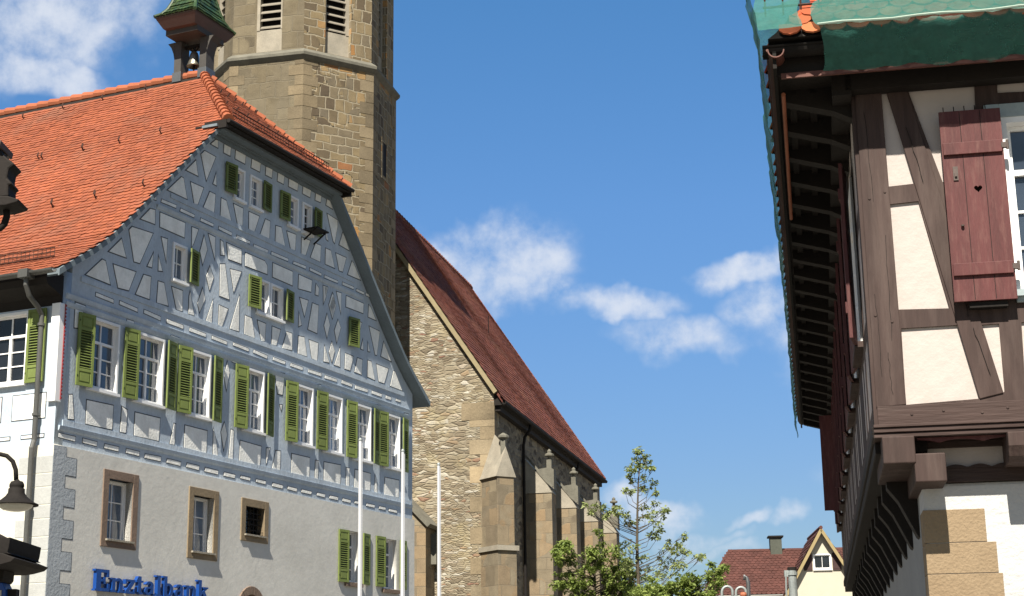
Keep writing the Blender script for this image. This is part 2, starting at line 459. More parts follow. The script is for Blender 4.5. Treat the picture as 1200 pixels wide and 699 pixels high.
M['verge_grey'] = mat('grey_blue_verge_boards', (.215, .265, .30), .8, .15, 1.5, .003, 16)
M['zinc'] = mat('zinc_gutter', (.20, .21, .22), .45, .2, 2, .001, 30, metal=.6)
M['zinc_dark'] = mat('dark_zinc_pipe', (.10, .10, .095), .5, .2, 2, .001, 30, metal=.4)
M['iron'] = mat('dark_iron', (.015, .013, .012), .8, .3, 4, .001, 40, spec=.15)
M['sign_blue'] = mat('blue_sign_enamel', (.008, .075, .36), .4, .08, 3, 0, 30, spec=.4)
M['red_trim'] = mat('red_painted_trim', (.33, .04, .05), .7, .15, 3, 0, 30)
M['bronze'] = mat('pale_bronze_bell', (.42, .38, .30), .35, .2, 6, .001, 30, metal=.8)
M['turret_wood'] = mat('grey_turret_boards', (.085, .08, .075), .7, .2, 2, .003, 20)
M['turret_soffit'] = mat('reddish_soffit_paint', (.135, .09, .08), .7, .12, 2, .002, 20)
ST = [(0, (.13, .10, .07)), (.25, (.245, .19, .115)), (.5, (.31, .24, .14)), (.72, (.19, .16, .118)), (.86, (.33, .255, .145)), (.95, (.44, .24, .09)), (1, (.30, .13, .07))]
M['tower'] = stone('tower_sandstone_ashlar', .58, .31, .03, ST, (.42, .365, .27), .07, .04, .012)
M['tower_plain'] = stone('weathered_plastered_ashlar', .9, .42, .02, [(0, (.16, .133, .092)), (.4, (.22, .185, .128)), (.75, (.195, .16, .105)), (1, (.25, .21, .142))], (.25, .215, .155), .06, .018, .014, patch=((.24, .205, .145), .7, .5, .4))
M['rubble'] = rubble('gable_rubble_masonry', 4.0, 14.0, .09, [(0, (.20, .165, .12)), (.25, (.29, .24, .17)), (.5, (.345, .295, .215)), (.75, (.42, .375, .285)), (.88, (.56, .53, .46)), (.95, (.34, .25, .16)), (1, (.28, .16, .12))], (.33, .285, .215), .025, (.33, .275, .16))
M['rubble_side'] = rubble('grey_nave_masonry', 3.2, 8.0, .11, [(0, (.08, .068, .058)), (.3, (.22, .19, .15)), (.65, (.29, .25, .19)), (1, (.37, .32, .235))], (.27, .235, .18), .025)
M['ashlar_butt'] = stone('buttress_ashlar', 1.0, .48, .012, [(0, (.20, .165, .12)), (.35, (.32, .265, .185)), (.7, (.37, .265, .16)), (.85, (.25, .215, .16)), (1, (.39, .325, .225))], (.28, .24, .18), .025, .012, .012)
M['pale_stone'] = mat('pale_dressed_stone', (.42, .38, .31), .9, .2, 2, .008, 25, dirt=((.2, .19, .16), 2.5, .6))
M['coping'] = mat('grey_weathered_coping', (.20, .19, .155), .9, .25, 2.5, .008, 25)
M['beam_brown'] = mat('brown_painted_beam', (.068, .042, .037), .75, .32, 2.2, .010, 24, stretch=(1, 1, .09), dirt=((.115, .083, .073), 4, .6, (1, 1, .12)))
M['beam_across'] = mat('brown_painted_beam_across', (.068, .042, .037), .75, .32, 2.2, .010, 24, stretch=(.09, .09, 1), dirt=((.115, .083, .073), 4, .6, (.12, .12, 1)))
M['panel_cream'] = mat('cream_limewash_panel', (.44, .388, .365), .9, .06, 1.2, .008, 9, dirt=((.36, .31, .27), 1.8, .4, (1, 1, .4)))
M['shutter_red'] = mat('dark_red_shutter_boards', (.085, .024, .024), .6, .28, 1.5, .002, 30, stretch=(6, 6, .6), dirt=((.15, .07, .06), 5, .55, (5, 5, .8)))
M['wall_white'] = mat('white_rough_plaster', (.47, .47, .475), .9, .06, 1.5, .014, 16, dirt=((.38, .38, .38), 1.2, .5))
M['sandstone'] = mat('yellow_sandstone_quoin', (.25, .185, .118), .95, .14, 1.2, .010, 40, dirt=((.18, .125, .075), 2, .6))
M['casing_grey'] = mat('grey_blue_window_casing', (.42, .50, .53), .6, .12, 2, .002, 30)
M['copper'] = mat('copper_brown_gutter', (.16, .06, .045), .55, .25, 2, .001, 30)
M['orange_bright'] = mat('orange_cap_and_sunlit_strip', (.50, .17, .09), .6, .2, 3, 0, 30)  # orange of the pipe cap; also sunlight painted along the eave
M['pole_white'] = mat('white_flagpole_paint', (.50, .51, .54), .35, .05, 3, 0, 30, spec=.5)
M['galv'] = mat('galvanised_steel', (.42, .46, .46), .5, .2, 5, .001, 40, metal=.4)
M['cream_wall'] = mat('cream_house_render', (.46, .425, .35), .9, .05, 1.5, .003, 20)
M['brown_paint'] = mat('brown_shutter_paint', (.075, .04, .04), .7, .2, 2, 0, 30)
M['chimney'] = mat('grey_green_chimney', (.10, .11, .09), .8, .2, 2, .004, 20)
M['ground'] = mat('grey_paving', (.22, .205, .175), .9, .2, .3, .004, 8)
M['bark'] = mat('grey_brown_bark', (.115, .095, .07), .9, .3, 3, .006, 20)
def leaf_mat(name, c, c2):
    t = NT(name); g = t.n('ShaderNodeNewGeometry')
    cc = t.mix(g.outputs['Random Per Island'], c, c2)
    t.l(cc, t.b.inputs['Base Color']); t.b.inputs['Roughness'].default_value = .55; t.b.inputs['Specular IOR Level'].default_value = .35
    tr = t.n('ShaderNodeBsdfTranslucent'); t.l(cc, tr.inputs[0])
    mx = t.n('ShaderNodeMixShader'); mx.inputs[0].default_value = .38
    t.l(t.b.outputs[0], mx.inputs[1]); t.l(tr.outputs[0], mx.inputs[2]); t.l(mx.outputs[0], t.out.inputs[0])
    return t.m
M['leaf_ash'] = leaf_mat('ash_leaves', (.21, .26, .08), (.31, .35, .15))
M['leaf_bush'] = leaf_mat('fresh_green_leaves', (.15, .215, .045), (.25, .30, .08))
def net_mat():
    t = NT('green_debris_netting')
    vec = t.tc.outputs['Object']
    n = t.noise(vec, 3.0, 5, .6); n2 = t.noise(vec, 26, 3, .6)
    k = t.math('ADD', t.rng(n.outputs['Fac'], .3, .7, .75, 1.25), t.rng(n2.outputs['Fac'], .3, .7, -.12, .12))
    s = t.n('ShaderNodeVectorMath', operation='SCALE'); s.inputs[0].default_value = (.038, .175, .145); t.l(k, s.inputs['Scale'])
    t.l(s.outputs[0], t.b.inputs['Base Color']); t.b.inputs['Roughness'].default_value = .6
    tr = t.n('ShaderNodeBsdfTranslucent'); t.l(s.outputs[0], tr.inputs[0])
    a = t.n('ShaderNodeMixShader'); a.inputs[0].default_value = .3; t.l(t.b.outputs[0], a.inputs[1]); t.l(tr.outputs[0], a.inputs[2])
    t.l(t.bump(t.noise(vec, 60, 3, .6).outputs['Fac'], .004), t.b.inputs['Normal'])
    tp = t.n('ShaderNodeBsdfTransparent')
    b = t.n('ShaderNodeMixShader'); t.l(t.rng(n.outputs['Fac'], .3, .7, .14, .40), b.inputs[0])
    t.l(a.outputs[0], b.inputs[1]); t.l(tp.outputs[0], b.inputs[2]); t.l(b.outputs[0], t.out.inputs[0])
    return t.m
M['net'] = net_mat()

# ---------------------------------------------------------------- roof tiles as real overlapping plates
def tiles(name, mats, parent, P, na, nb, da, db, inside, thick=.02, rnd=.35, lap=1.35, skip=None, a_off=0., jit=.004, bend=None):
    """P(a, b) -> point on the roof plane, b runs up the slope; beaver-tail tiles, lower edge raised"""
    mb = MB()
    rr = random.Random(3)
    for j in range(nb):
        for i in range(na):
            a = a_off + (i + (.5 if j % 2 else 0))*da; b = j*db
            if not inside(a, b+db*.5): continue
            p0 = P(a, b); e = 1e-2
            ta = (P(a+e, b)-p0)/e; tb = (P(a, b+e)-p0)/e
            n = ta.cross(tb).normalized()
            w = da*.485; h = db*lap
            up = thick*(1+rr.uniform(-.15, .15)); jx = rr.uniform(-jit, jit); jb = rr.uniform(-jit, jit)
            out = [(-w, h), (-w, db*rnd), (-w*.62, db*rnd*.3), (0, 0), (w*.62, db*rnd*.3), (w, db*rnd), (w, h)]
            top = []; bot = []
            for x, y in out:
                q = p0 + ta*(x+jx) + tb*(y+jb)
                lift = up*(1-y/h) + up*.9
                top.append(q + n*lift)
                bot.append(q + n*(lift-up*.85))
            vs = top + bot[1:6]
            fs = [tuple(range(7))]
            for k in range(1, 5): fs.append((k, 7+k-1, 7+k, k+1))
            mb.add(vs, fs)
    return mb.build(name, mats, parent)

# ---------------------------------------------------------------- ground
g = MB(); g.add([(-1500, -1500, 0), (1500, -1500, 0), (1500, 1500, 0), (-1500, 1500, 0)], [(0, 1, 2, 3)])
tag(g.build('ground', M['ground']), kind='structure')

# ================================================================ TOWN HALL
AL = 0.4148466
_D = Vector((math.sin(AL), math.cos(AL), 0)); _N = Vector((math.cos(AL), -math.sin(AL), 0))
_rc = ray(62.6, 523.3)
C0 = O + _rc*(30.0/math.hypot(_rc.x, _rc.y))
def fac(x, y, dep=0.0):
    q = ray(x, y); t = ((C0+_N*dep-O).dot(_N))/q.dot(_N); p = O+q*t
    return ((p-C0).dot(_D), p.z)
hall = empty('town_hall', (C0.x, C0.y, 0), PI/2-AL)
tag(hall, 'long gabled town hall with blue-grey half-timbering, orange tiled half-hip roof and green shutters', 'building')
HW, HL, HB = 14.2, 18.0, 6.36        # width, length, top of the stone storey
PROF = [(-.47, 9.55), (0, 9.87), (.5, 10.2), (1.0, 10.59), (1.75, 11.3), (2.65, 12.2), (4.58, 14.1), (7.1, 16.6)]
def prof_z(u):
    if u > HW/2: u = HW-u
    for (a, b), (c, d) in zip(PROF, PROF[1:]):
        if a <= u <= c: return b+(d-b)*(u-a)/(c-a)
    return PROF[-1][1]
fF = lambda a, b, d: Vector((a, d, b))          # facade: d = depth (negative = proud)
fS = lambda a, b, d: Vector((d, a, b))          # left side wall: a = depth
# ---- openings
W1 = [(.86, 1.70, 'L'), (2.27, 3.17, 'LR'), (4.06, 4.82, 'LR'), (6.16, 6.92, 'LR'), (8.24, 9.05, 'L'), (9.62, 10.43, 'L'), (11.04, 11.88, 'LR'), (12.66, 13.44, 'LR')]
WZ = (7.60, 8.93)
WB = [(3.38, 3.82), (6.58, 7.04), (7.15, 7.62)]; WBZ = (10.32, 11.07)
WC = [(5.54, 5.90), (6.18, 6.60), (7.82, 8.21), (8.46, 8.83)]; WCZ = (12.72, 13.41)
GW = [(1.40, 2.48, 4.63, 6.09), (4.17, 5.24, 4.62, 6.08), (6.10, 7.18, 5.14, 6.06)]
GP = [(10.72, 11.33, 4.55, 5.77), (12.58, 13.24, 4.50, 5.74)]
holesT = [rect(a, b, *WZ) for a, b, _ in W1] + [rect(a, b, *WBZ) for a, b in WB] + [rect(a, b, *WCZ) for a, b in WC]
outline = [(.25, HB+.002), (HW, HB+.002), (HW, 9.70)]
rightp = [(HW-u, z-.17) for u, z in PROF if .4 < u < 4.0]
outline += rightp + [(HW-4.5, 13.93), (4.5, 13.93)] + [(u, z-.17) for u, z in PROF if .4 < u < 4.0][::-1] + [(.25, 9.86)]
plate('timber_gable_wall', outline, holesT, fF, 0.0, .25, M['timber_blue'], hall)
holesS = [rect(a+.17, b-.17, c+.14, d-.17) for a, b, c, d in GW] + [rect(*g) for g in GP]
pc, pr = 6.58, .40
arch_in = [(pc-pr, .05), (pc+pr, .05)] + [(pc+pr*math.cos(t*PI/12), 3.63+pr*math.sin(t*PI/12)) for t in range(13)]
holesS.append(arch_in)
plate('stone_storey_wall', rect(.25, HW+.03, 0, HB), holesS, fF, -.05, .25, M['stone_plaster'], hall)
# side and rear walls
SW = [(.76, 1.66), (3.1, 4.0), (5.2, 6.1), (7.4, 8.3)]
plate('side_timber_wall', rect(0, HL, HB+.002, 9.66), [rect(a, b, *WZ) for a, b in SW], fS, 0.0, .25, M['timber_blue'], hall)
plate('side_stone_wall', rect(-.05, HL, 0, HB), [], fS, -.05, .25, M['side_plaster'], hall)
mb = MB(); mb.box(HW-.25, HW-.003, .25, HL-.25, 0, 9.65); mb.box(.25, HW-.003, HL-.25, HL, 0, 9.65)
mb.build('rear_wall', M['side_plaster'], hall)
mb = MB(); mb.prism([(.3, 9.4), (HW-.3, 9.4)] + [(HW-u, z-.2) for u, z in PROF if u > .3] + [(u, z-.2) for u, z in PROF if u > .3][::-1][1:], fF, HL-.24, HL)
mb.build('rear_gable', M['side_plaster'], hall)

# ---- infill panels, traced on the facade: (origin x, origin y, zoom factor): corner lists
PANELS = {
 (70, 240, 6.992): """345,445 375,460 415,660 205,575;435,485 625,550 565,708 475,685;505,275 545,440 395,385;565,205 590,178 765,235 655,485 605,470;
  740,30 782,42 780,165 655,118;768,388 755,520 712,507;685,571 748,589 735,781 617,737""",
 (70, 310, 6.992): "295,230 440,290 438,318 292,260;490,298 636,362 635,392 487,328;690,370 826,430 824,462 687,400;125,308 212,340 210,395 190,395 180,530 115,522;550,450 607,468 605,515 547,500",
 (170, 230, 6.992): """135,25 255,75 252,100 130,50;290,100 405,155 400,178 285,125;455,180 560,230 557,252 450,205;603,248 710,300 707,325 600,272;750,320 860,372 855,393 745,345;
  120,130 328,218 322,345 118,255;382,250 438,272 400,385 378,430;482,318 510,440 470,570 447,450;515,305 575,335 570,525;130,333 183,350 172,545;108,485 143,620 105,615;
  615,355 640,375 650,490 615,485;665,380 790,435 788,560 680,520;722,60 803,100 797,255 757,240""",
 (170, 310, 6.992): """105,135 155,150 190,345 92,318;695,35 790,60 725,235;530,10 562,110 527,220 497,95;613,-5 655,-5 690,293 607,262;368,215 402,425 352,408 358,260;470,190 492,290 445,400 425,320;
  555,285 545,490 495,465;603,330 680,365 630,515 597,500;772,250 768,555 690,530;215,180 308,215 305,390 255,375;178,448 312,500 310,530 175,480;365,518 497,570 494,597 362,548;
  548,585 670,635 668,660 545,612;722,640 848,690 845,715 720,665;212,580 285,608 281,650 260,650 205,630""",
 (170, 380, 6.992): "590,230 635,245 630,278 585,270;715,270 757,290 753,325 712,312;672,300 692,400 665,550 645,430",
 (170, 150, 6.992): """575,95 595,100 598,170 533,133;645,130 703,160 697,235 640,205;740,180 825,225 818,300 735,255;485,185 580,238 500,440 455,215;415,262 435,400 330,348;295,400 315,410 345,590 178,510;
  370,440 480,490 430,635 400,625;581,365 585,478 553,460;528,520 577,545 565,701 473,654;622,572 665,595 708,770 613,735;55,555 92,560 90,595 50,580""",
 (280, 180, 6.992): """105,42 178,78 170,155 97,118;220,105 275,130 268,205 215,178;318,152 372,178 365,255 312,228;408,200 487,240 478,310 403,272;525,258 592,295 582,365 518,330;628,318 675,345 668,405 622,385;
  722,365 745,390 768,460 710,425;720,490 806,545 808,600 783,742 770,720;712,610 730,720 712,705;80,475 168,515 125,650 78,630;215,535 255,555 248,710 168,672""",
 (280, 260, 6.992): """300,30 347,45 380,212 295,178;390,75 467,105 460,240 422,228;512,125 585,155 545,280 508,268;625,175 672,195 665,335 582,295;708,215 752,235 785,385 705,350;
  120,185 238,235 232,258 117,208;265,245 403,305 398,325 260,270;445,325 548,365 545,388 440,345;580,378 675,425 672,445 577,400;700,438 810,487 806,505 697,460;
  50,250 210,320 232,360 232,435 48,365;275,335 440,408 438,528 272,455;488,430 598,480 590,580 483,550;630,505 655,545 650,610 622,600;688,520 728,537 712,620 690,680""",
 (380, 210, 6.992): "150,435 170,480 205,590 118,540",
 (380, 290, 6.992): """92,45 180,85 150,205 120,195;225,110 240,130 298,272 188,225;148,285 240,325 238,345 145,308;262,340 325,370 322,388 260,360;340,375 378,395 375,412 338,395;
  0,320 28,330 0,430;97,360 140,375 135,550;65,370 95,480 65,590 35,470;178,395 322,460 318,545 175,490;362,468 380,490 425,603 357,573""",
 (380, 370, 6.992): """275,45 308,58 275,180;365,85 455,130 430,330 415,325;315,190 320,285 295,275;355,215 375,300 355,296;485,210 550,380 460,335;170,305 240,335 210,455 165,440;
  270,345 312,360 305,490 245,465;355,365 385,375 415,535 350,505;425,395 525,435 490,560 445,545;565,450 580,460 640,620 537,580;5,490 103,525 100,545 2,515;145,530 228,565 222,585 140,555;
  255,572 357,608 352,630 250,600;390,615 470,645 467,668 387,640;505,655 548,672 545,692 502,680;587,682 625,695 622,712 585,700""",
 (280, 340, 6.992): """720,190 745,290 720,400 695,290;810,240 835,310 800,440 780,330;700,450 740,600 692,590;760,420 785,500 760,600 735,510;828,465 828,635 778,618;770,30 790,120 765,230 740,130;
  495,60 568,85 535,225;600,105 652,125 640,360 562,325;490,180 515,290 485,305;485,375 535,385 558,550 480,525;572,405 650,435 640,585 595,565;48,205 105,230 130,400 40,365;
  148,245 220,275 212,425 180,420;270,295 342,325 305,460 265,450;390,340 435,355 435,500 350,480;122,490 232,540 228,565 117,515;280,550 380,590 376,612 276,575;425,600 522,635 518,660 420,625;570,650 675,685 672,710 567,675""",
 (60, 440, 5.825): """120,130 145,130 155,305 112,300;240,165 425,205 415,375 232,335;480,210 520,235 510,398 467,390;570,250 744,292 733,452 562,415;50,393 165,420 160,452 48,423;215,430 312,455 308,485 212,460;
  365,468 460,490 455,520 360,498;512,500 602,522 598,552 508,530""",
 (170, 460, 5.825): """0,420 107,440 103,472 -5,448;195,210 210,215 200,362 165,355;270,222 425,262 417,420 262,380;465,240 485,330 497,438 460,430;540,200 560,290 535,400 515,270;585,250 605,260 598,462 567,452;
  150,452 243,475 238,503 145,480;285,482 368,502 365,532 280,510;410,512 498,535 495,562 405,540;540,545 615,563 610,588 535,570""",
 (280, 490, 6.991): """8,182 183,232 170,400 -3,365;222,245 255,245 222,385;300,265 340,270 335,440 265,425;430,290 580,325 575,492 425,460;625,345 652,350 645,505 618,500;695,358 834,385 829,555 692,520;
  15,470 92,490 88,515 10,495;140,500 220,518 215,545 138,525;275,530 360,555 355,580 270,560;400,560 475,580 470,605 397,585;515,585 595,605 590,628 510,610;640,610 705,628 700,652 637,635""",
 (280, 410, 6.991): "290,180 375,195 355,375 315,365;330,450 355,450 345,505;640,290 670,290 668,322 640,315",
 (380, 520, 6.991): """178,195 205,200 203,358 175,350;250,210 380,245 375,390 242,365;415,250 430,300 435,410 410,400;495,275 612,300 608,445 490,425;45,425 112,440 108,465 40,450;150,448 215,465 212,487 147,472;
  250,468 300,478 297,500 247,490;345,490 412,505 408,527 342,512;450,512 502,525 498,545 447,535;530,535 595,550 592,570 527,555""",
 (380, 440, 6.991): "185,170 215,180 213,208 182,200;418,240 465,250 463,280 415,272;655,310 690,320 686,355 650,348",
}
def inset(poly, k):
    n = len(poly)
    ar = sum(poly[i][0]*poly[(i+1) % n][1]-poly[(i+1) % n][0]*poly[i][1] for i in range(n))
    if ar < 0: poly = poly[::-1]
    out = []
    for i in range(n):
        p, q, r = Vector(poly[i-1]), Vector(poly[i]), Vector(poly[(i+1) % n])
        e1 = (q-p).normalized(); e2 = (r-q).normalized()
        n1 = Vector((-e1.y, e1.x)); n2 = Vector((-e2.y, e2.x))
        b = n1+n2
        if b.length < 1e-4: out.append(tuple(q)); continue
        b.normalize(); c = max(.3, b.dot(n1))
        out.append(tuple(q + b*(k/c)))
    return out
def area(p): return .5*sum(p[i][0]*p[(i+1) % len(p)][1]-p[(i+1) % len(p)][0]*p[i][1] for i in range(len(p)))
inf = MB(); oln = MB()
for (ox, oy, s), txt in PANELS.items():
    for poly in txt.split(';'):
        pts = [tuple(map(float, q.split(','))) for q in poly.split()]
        uv = [fac(ox+a/s, oy+b/s) for a, b in pts]
        if area(uv) < 0: uv = uv[::-1]
        thin = max(p[1] for p in uv)-min(p[1] for p in uv) < .16
        oln.prism(inset(uv, -.012 if thin else -.010), fF, -.004, .002)
        sm = inset(uv, .004 if thin else .012)
        if area(sm) > .002: inf.prism(sm, fF, -.010, -.002)
# side wall infill
for z0, z1, w in ((6.50, 6.59, .55), (6.86, 7.36, .8)):
    x = .22
    while x < HL-1:
        oln.prism(rect(x, x+w, z0, z1), lambda a, b, d: Vector((d, a, b)), -.004, .002)
        inf.prism(rect(x+.02, x+w-.02, z0+.02, z1-.02), lambda a, b, d: Vector((d, a, b)), -.010, -.002)
        x += w+.24
inf.build('infill_panel', M['infill'], hall)
oln.build('panel_outline', M['outline'], hall)
# moulded ledges of the jettied storeys
mb = MB()
for z, a0, a1 in ((9.19, .1, 14.1), (11.70, 2.75, 11.4), (6.68, .1, 14.15), (9.03, .1, 14.1)):
    mb.prism([(-.045, z+.05), (-.03, z-.01), (-.012, z-.04), (.02, z-.05), (.02, z+.06)], lambda a, b, d: Vector((d, a, b)), a0, a1)
for z, a0, a1 in ((6.80, .2, 14.1), (9.62, .5, 13.7), (12.08, 3.2, 11.0)):
    mb.box(a0, a1, -.022, .02, z-.06, z+.05)
mb.build('moulded_beam', M['timber_blue'], hall)

# ---- windows
def window_mesh(u0, u1, z0, z1, fn, lights=2, transom=.68, rows=2, proud=.03, rec=.10):
    f = MB(); c = .038
    def bx(a0, a1, b0, b1, d0, d1): f.prism(rect(a0, a1, b0, b1), fn, d0, d1)
    # casing ring (jambs show in the sun)
    bx(u0-.03, u0+.02, z0-.02, z1+.03, -proud, rec+.06); bx(u1-.02, u1+.03, z0-.02, z1+.03, -proud, rec+.06)
    bx(u0+.021, u1-.021, z1-.02, z1+.03, -proud+.002, rec+.06); bx(u0+.021, u1-.021, z0-.02, z0+.02, -proud+.002, rec+.06)
    d0, d1 = rec-.03, rec+.03
    bx(u0+.021, u0+.02+c, z0+.02, z1-.02, d0, d1); bx(u1-.02-c, u1-.021, z0+.02, z1-.02, d0, d1)
    bx(u0+.02+c, u1-.02-c, z0+.021, z0+.02+c, d0+.002, d1); bx(u0+.02+c, u1-.02-c, z1-.02-c, z1-.021, d0+.002, d1)
    zt = z0+(z1-z0)*transom
    cells = []
    um = (u0+u1)/2
    if lights == 2:
        bx(um-.030, um+.030, z0+.02+c, zt-.024, d0-.012, d1)
        if transom < 1: bx(um-.012, um+.012, zt+.024, z1-.02-c, d0+.008, d1)
    if transom < 1: bx(u0+.02+c, u1-.02-c, zt-.024, zt+.024, d0-.016, d1)
    top = zt-.024 if transom < 1 else z1-.02-c
    h0 = z0+.02+c
    segs = [(u0+.02+c, um-.030), (um+.030, u1-.02-c)] if lights == 2 else [(u0+.02+c, u1-.02-c)]
    for a, b in segs:
        for k in range(1, rows+1):
            z = h0+(top-h0)*k/(rows+1)
            bx(a, b, z-.011, z+.011, d0+.008, d1-.003)
        if lights == 1: bx((a+b)/2-.011, (a+b)/2+.011, h0, top, d0+.010, d1-.003)
    p = MB(); p.prism(rect(u0+.03, u1-.03, z0+.03, z1-.03), fn, rec, rec+.015)
    s = MB(); s.prism(rect(u0-.05, u1+.05, z0-.075, z0-.022), fn, -proud-.055, .02)
    return f, p, s
def window(u0, u1, z0, z1, fn, glass='glass', parent=hall, sillm='white', **k):
    f, p, s = window_mesh(u0, u1, z0, z1, fn, **k)
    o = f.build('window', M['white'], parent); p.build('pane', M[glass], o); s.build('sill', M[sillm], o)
    return o
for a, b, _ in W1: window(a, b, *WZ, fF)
for a, b in SW: window(a, b, *WZ, fS, glass='glass_dark')
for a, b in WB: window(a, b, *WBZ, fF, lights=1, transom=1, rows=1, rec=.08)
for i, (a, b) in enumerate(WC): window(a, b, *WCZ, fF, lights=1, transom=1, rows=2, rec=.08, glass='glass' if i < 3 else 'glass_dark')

# ---- shutters: stiles, rails, raised panels and louvres in one leaf
def shutter_mesh(w, h, full=False):
    m = MB(); t = .034; st = .058
    m.box(0, st, 0, t, 0, h); m.box(w-st, w, 0, t, 0, h)
    zs = [0, .055] if full else [0, .05, .05+h*.17, .10+h*.17]
    if full:
        rails = [(0, .06), (h-.06, h)]; louv = [(.06, h-.06)]; pan = []
    else:
        ph = h*.155
        rails = [(0, .06), (.06+ph, .115+ph), (h-.115-ph, h-.06-ph), (h-.06, h)]
        louv = [(.115+ph, h-.115-ph)]; pan = [(.06, .06+ph), (h-.06-ph, h-.06)]
    for a, b in rails: m.box(st, w-st, .001, t-.001, a, b)
    for a, b in pan:
        m.box(st, w-st, .014, t-.006, a, b); m.prism(rect(st+.03, w-st-.03, a+.03, b-.03), lambda x, z, d: Vector((x, d, z)), .004, .02)
    for a, b in louv:
        n = max(4, int((b-a)/.052))
        for k in range(n):
            z = a+(b-a)*(k+.5)/n
            m.bar((st, .017, z), (w-st, .017, z), .034, .008, upv=(0, -.62, .78))
        m.box(st+.01, w-st-.01, t-.006, t-.003, a, b, 1)  # dark sheet behind the louvres paints the shade between slats
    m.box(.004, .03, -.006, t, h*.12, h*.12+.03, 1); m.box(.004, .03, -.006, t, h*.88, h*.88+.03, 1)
    return m
_sh = {}
rsh = random.Random(8)
def shutter(u, z, w, h, hinge, fn='F', mats=None, parent=hall, full=False, off=(.10, .035)):
    """hinge 'R': hinge edge on the right (leaf lies left of its window)"""
    key = (round(w, 3), round(h, 3), full)
    d_left = -off[1]-.034 if hinge == 'R' else -off[0]-.034
    d_right = -off[0]-.034 if hinge == 'R' else -off[1]-.034
    ang = math.atan2(d_right-d_left, w)+R(rsh.uniform(-1.6, 1.6))
    mats = mats or [M['shutter_green'], M['hinge_shade_green']]
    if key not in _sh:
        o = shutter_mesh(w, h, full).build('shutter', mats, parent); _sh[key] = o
    else:
        o = _sh[key].copy(); col.objects.link(o); o.parent = parent
    if fn == 'F': o.location = (u, d_left, z); o.rotation_euler = (0, 0, ang)
    else: o.location = (d_left, u, z); o.rotation_euler = (0, 0, -PI/2)
    return o
M['hinge_shade_green'] = mat('dark_green_hinge_and_shade', (.035, .05, .012), .7, .2, 3, 0, 30)
SH = 1.40
for a, b, k in W1:
    if 'L' in k: shutter(a-.41, 7.55, .40, SH, 'R')
    if 'R' in k: shutter(b+.03, 7.55, .385, SH, 'L')
for a, k in ((3.86, 'L'), (6.16, 'R'), (7.66, 'L'), (10.68, 'R')): shutter(a, 10.34, .40, .74, k, full=True)
for a, k in ((5.14, 'R'), (6.63, 'L'), (7.40, 'R'), (8.91, 'L')): shutter(a, 12.75, .38, .68, k, full=True, off=(.07, .03))
# side wall shutters (a runs away from the corner)
for a in (.76-.06, 3.1-.06, 5.2-.06, 7.4-.06): shutter(a, 7.55, .42, SH, 'L', fn='S', off=(.06, .05))
for a in (1.66+.5, 4.0+.5, 6.1+.5): shutter(a, 7.55, .42, SH, 'L', fn='S', off=(.06, .05))
# open casement with a small dark flap below the topmost right window
mb = MB(); mb.box(8.46, 9.0, -.42, -.03, 12.74, 12.775); mb.bar((8.5, -.03, 12.5), (8.5, -.36, 12.74), .03, .03); mb.bar((8.95, -.03, 12.5), (8.95, -.36, 12.74), .03, .03)
mb.build('window_shelf', M['dark_wood'], hall)

# ---- ground storey windows in stone surrounds
for i, (a, b, c, d) in enumerate(GW):
    m = MB(); k = .17
    m.prism(rect(a, a+k, c, d), fF, -.075, .24); m.prism(rect(b-k, b, c, d), fF, -.075, .24)
    m.prism(rect(a+k, b-k, d-k, d), fF, -.074, .24); m.prism(rect(a+k, b-k, c, c+.14), fF, -.074, .24)
    so = m.build('window_surround', M['surround' if i == 0 else 'surround2'], hall, bevel=.008)
    s = MB(); s.box(a+.12, b-.12, -.125, -.077, c+.115, c+.15); s.build('sill', M['pale_stone'], so)
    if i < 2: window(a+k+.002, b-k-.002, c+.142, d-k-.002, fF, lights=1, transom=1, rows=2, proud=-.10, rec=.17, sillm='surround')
    else:
        p = MB(); p.box(a+k, b-k, .15, .17, c+.14, d-k); p.build('pane', M['glass_dark'], so)
        gr = MB()
        for q in range(1, 5): x = a+k+(b-a-2*k)*q/5; gr.box(x-.011, x+.011, .02, .042, c+.14, d-k)
        for q in range(1, 5): z = c+.14+(d-k-c-.14)*q/5; gr.box(a+k, b-k, .012, .034, z-.010, z+.010)
        gr.build('iron_grille', M['iron'], so)
for a, b, c, d in GP:
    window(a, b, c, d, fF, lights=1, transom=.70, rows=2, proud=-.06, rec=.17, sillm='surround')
    s = MB(); s.box(a-.12, b+.08, -.12, -.052, c-.11, c-.02); s.build('window_ledge', M['surround'], hall)
for u, h in ((10.27, 'R'), (11.40, 'L'), (12.12, 'R'), (13.33, 'L')): shutter(u, 4.52, .41, 1.24, h, off=(.10, .06))
# portal
m = MB()
for t in range(11):
    a0, a1 = t*PI/11+.01, (t+1)*PI/11-.01
    m.prism([(pc+.38*math.cos(a0), 3.63+.38*math.sin(a0)), (pc+.56*math.cos(a0), 3.63+.56*math.sin(a0)), (pc+.56*math.cos(a1), 3.63+.56*math.sin(a1)), (pc+.38*math.cos(a1), 3.63+.38*math.sin(a1))], fF, -.085, .2)
for z in range(6):
    for x in (pc-.56, pc+.38): m.box(x, x+.18, -.085, .2, z*.605, z*.605+.595)
po = m.build('arched_doorway', M['surround'], hall, bevel=.006)
m = MB(); m.prism([(pc-.40, .02), (pc+.40, .02)]+[(pc+.40*math.cos(t*PI/12), 3.63+.40*math.sin(t*PI/12)) for t in range(13)], fF, .2, .24)
m.build('door', M['dark_wood'], po)

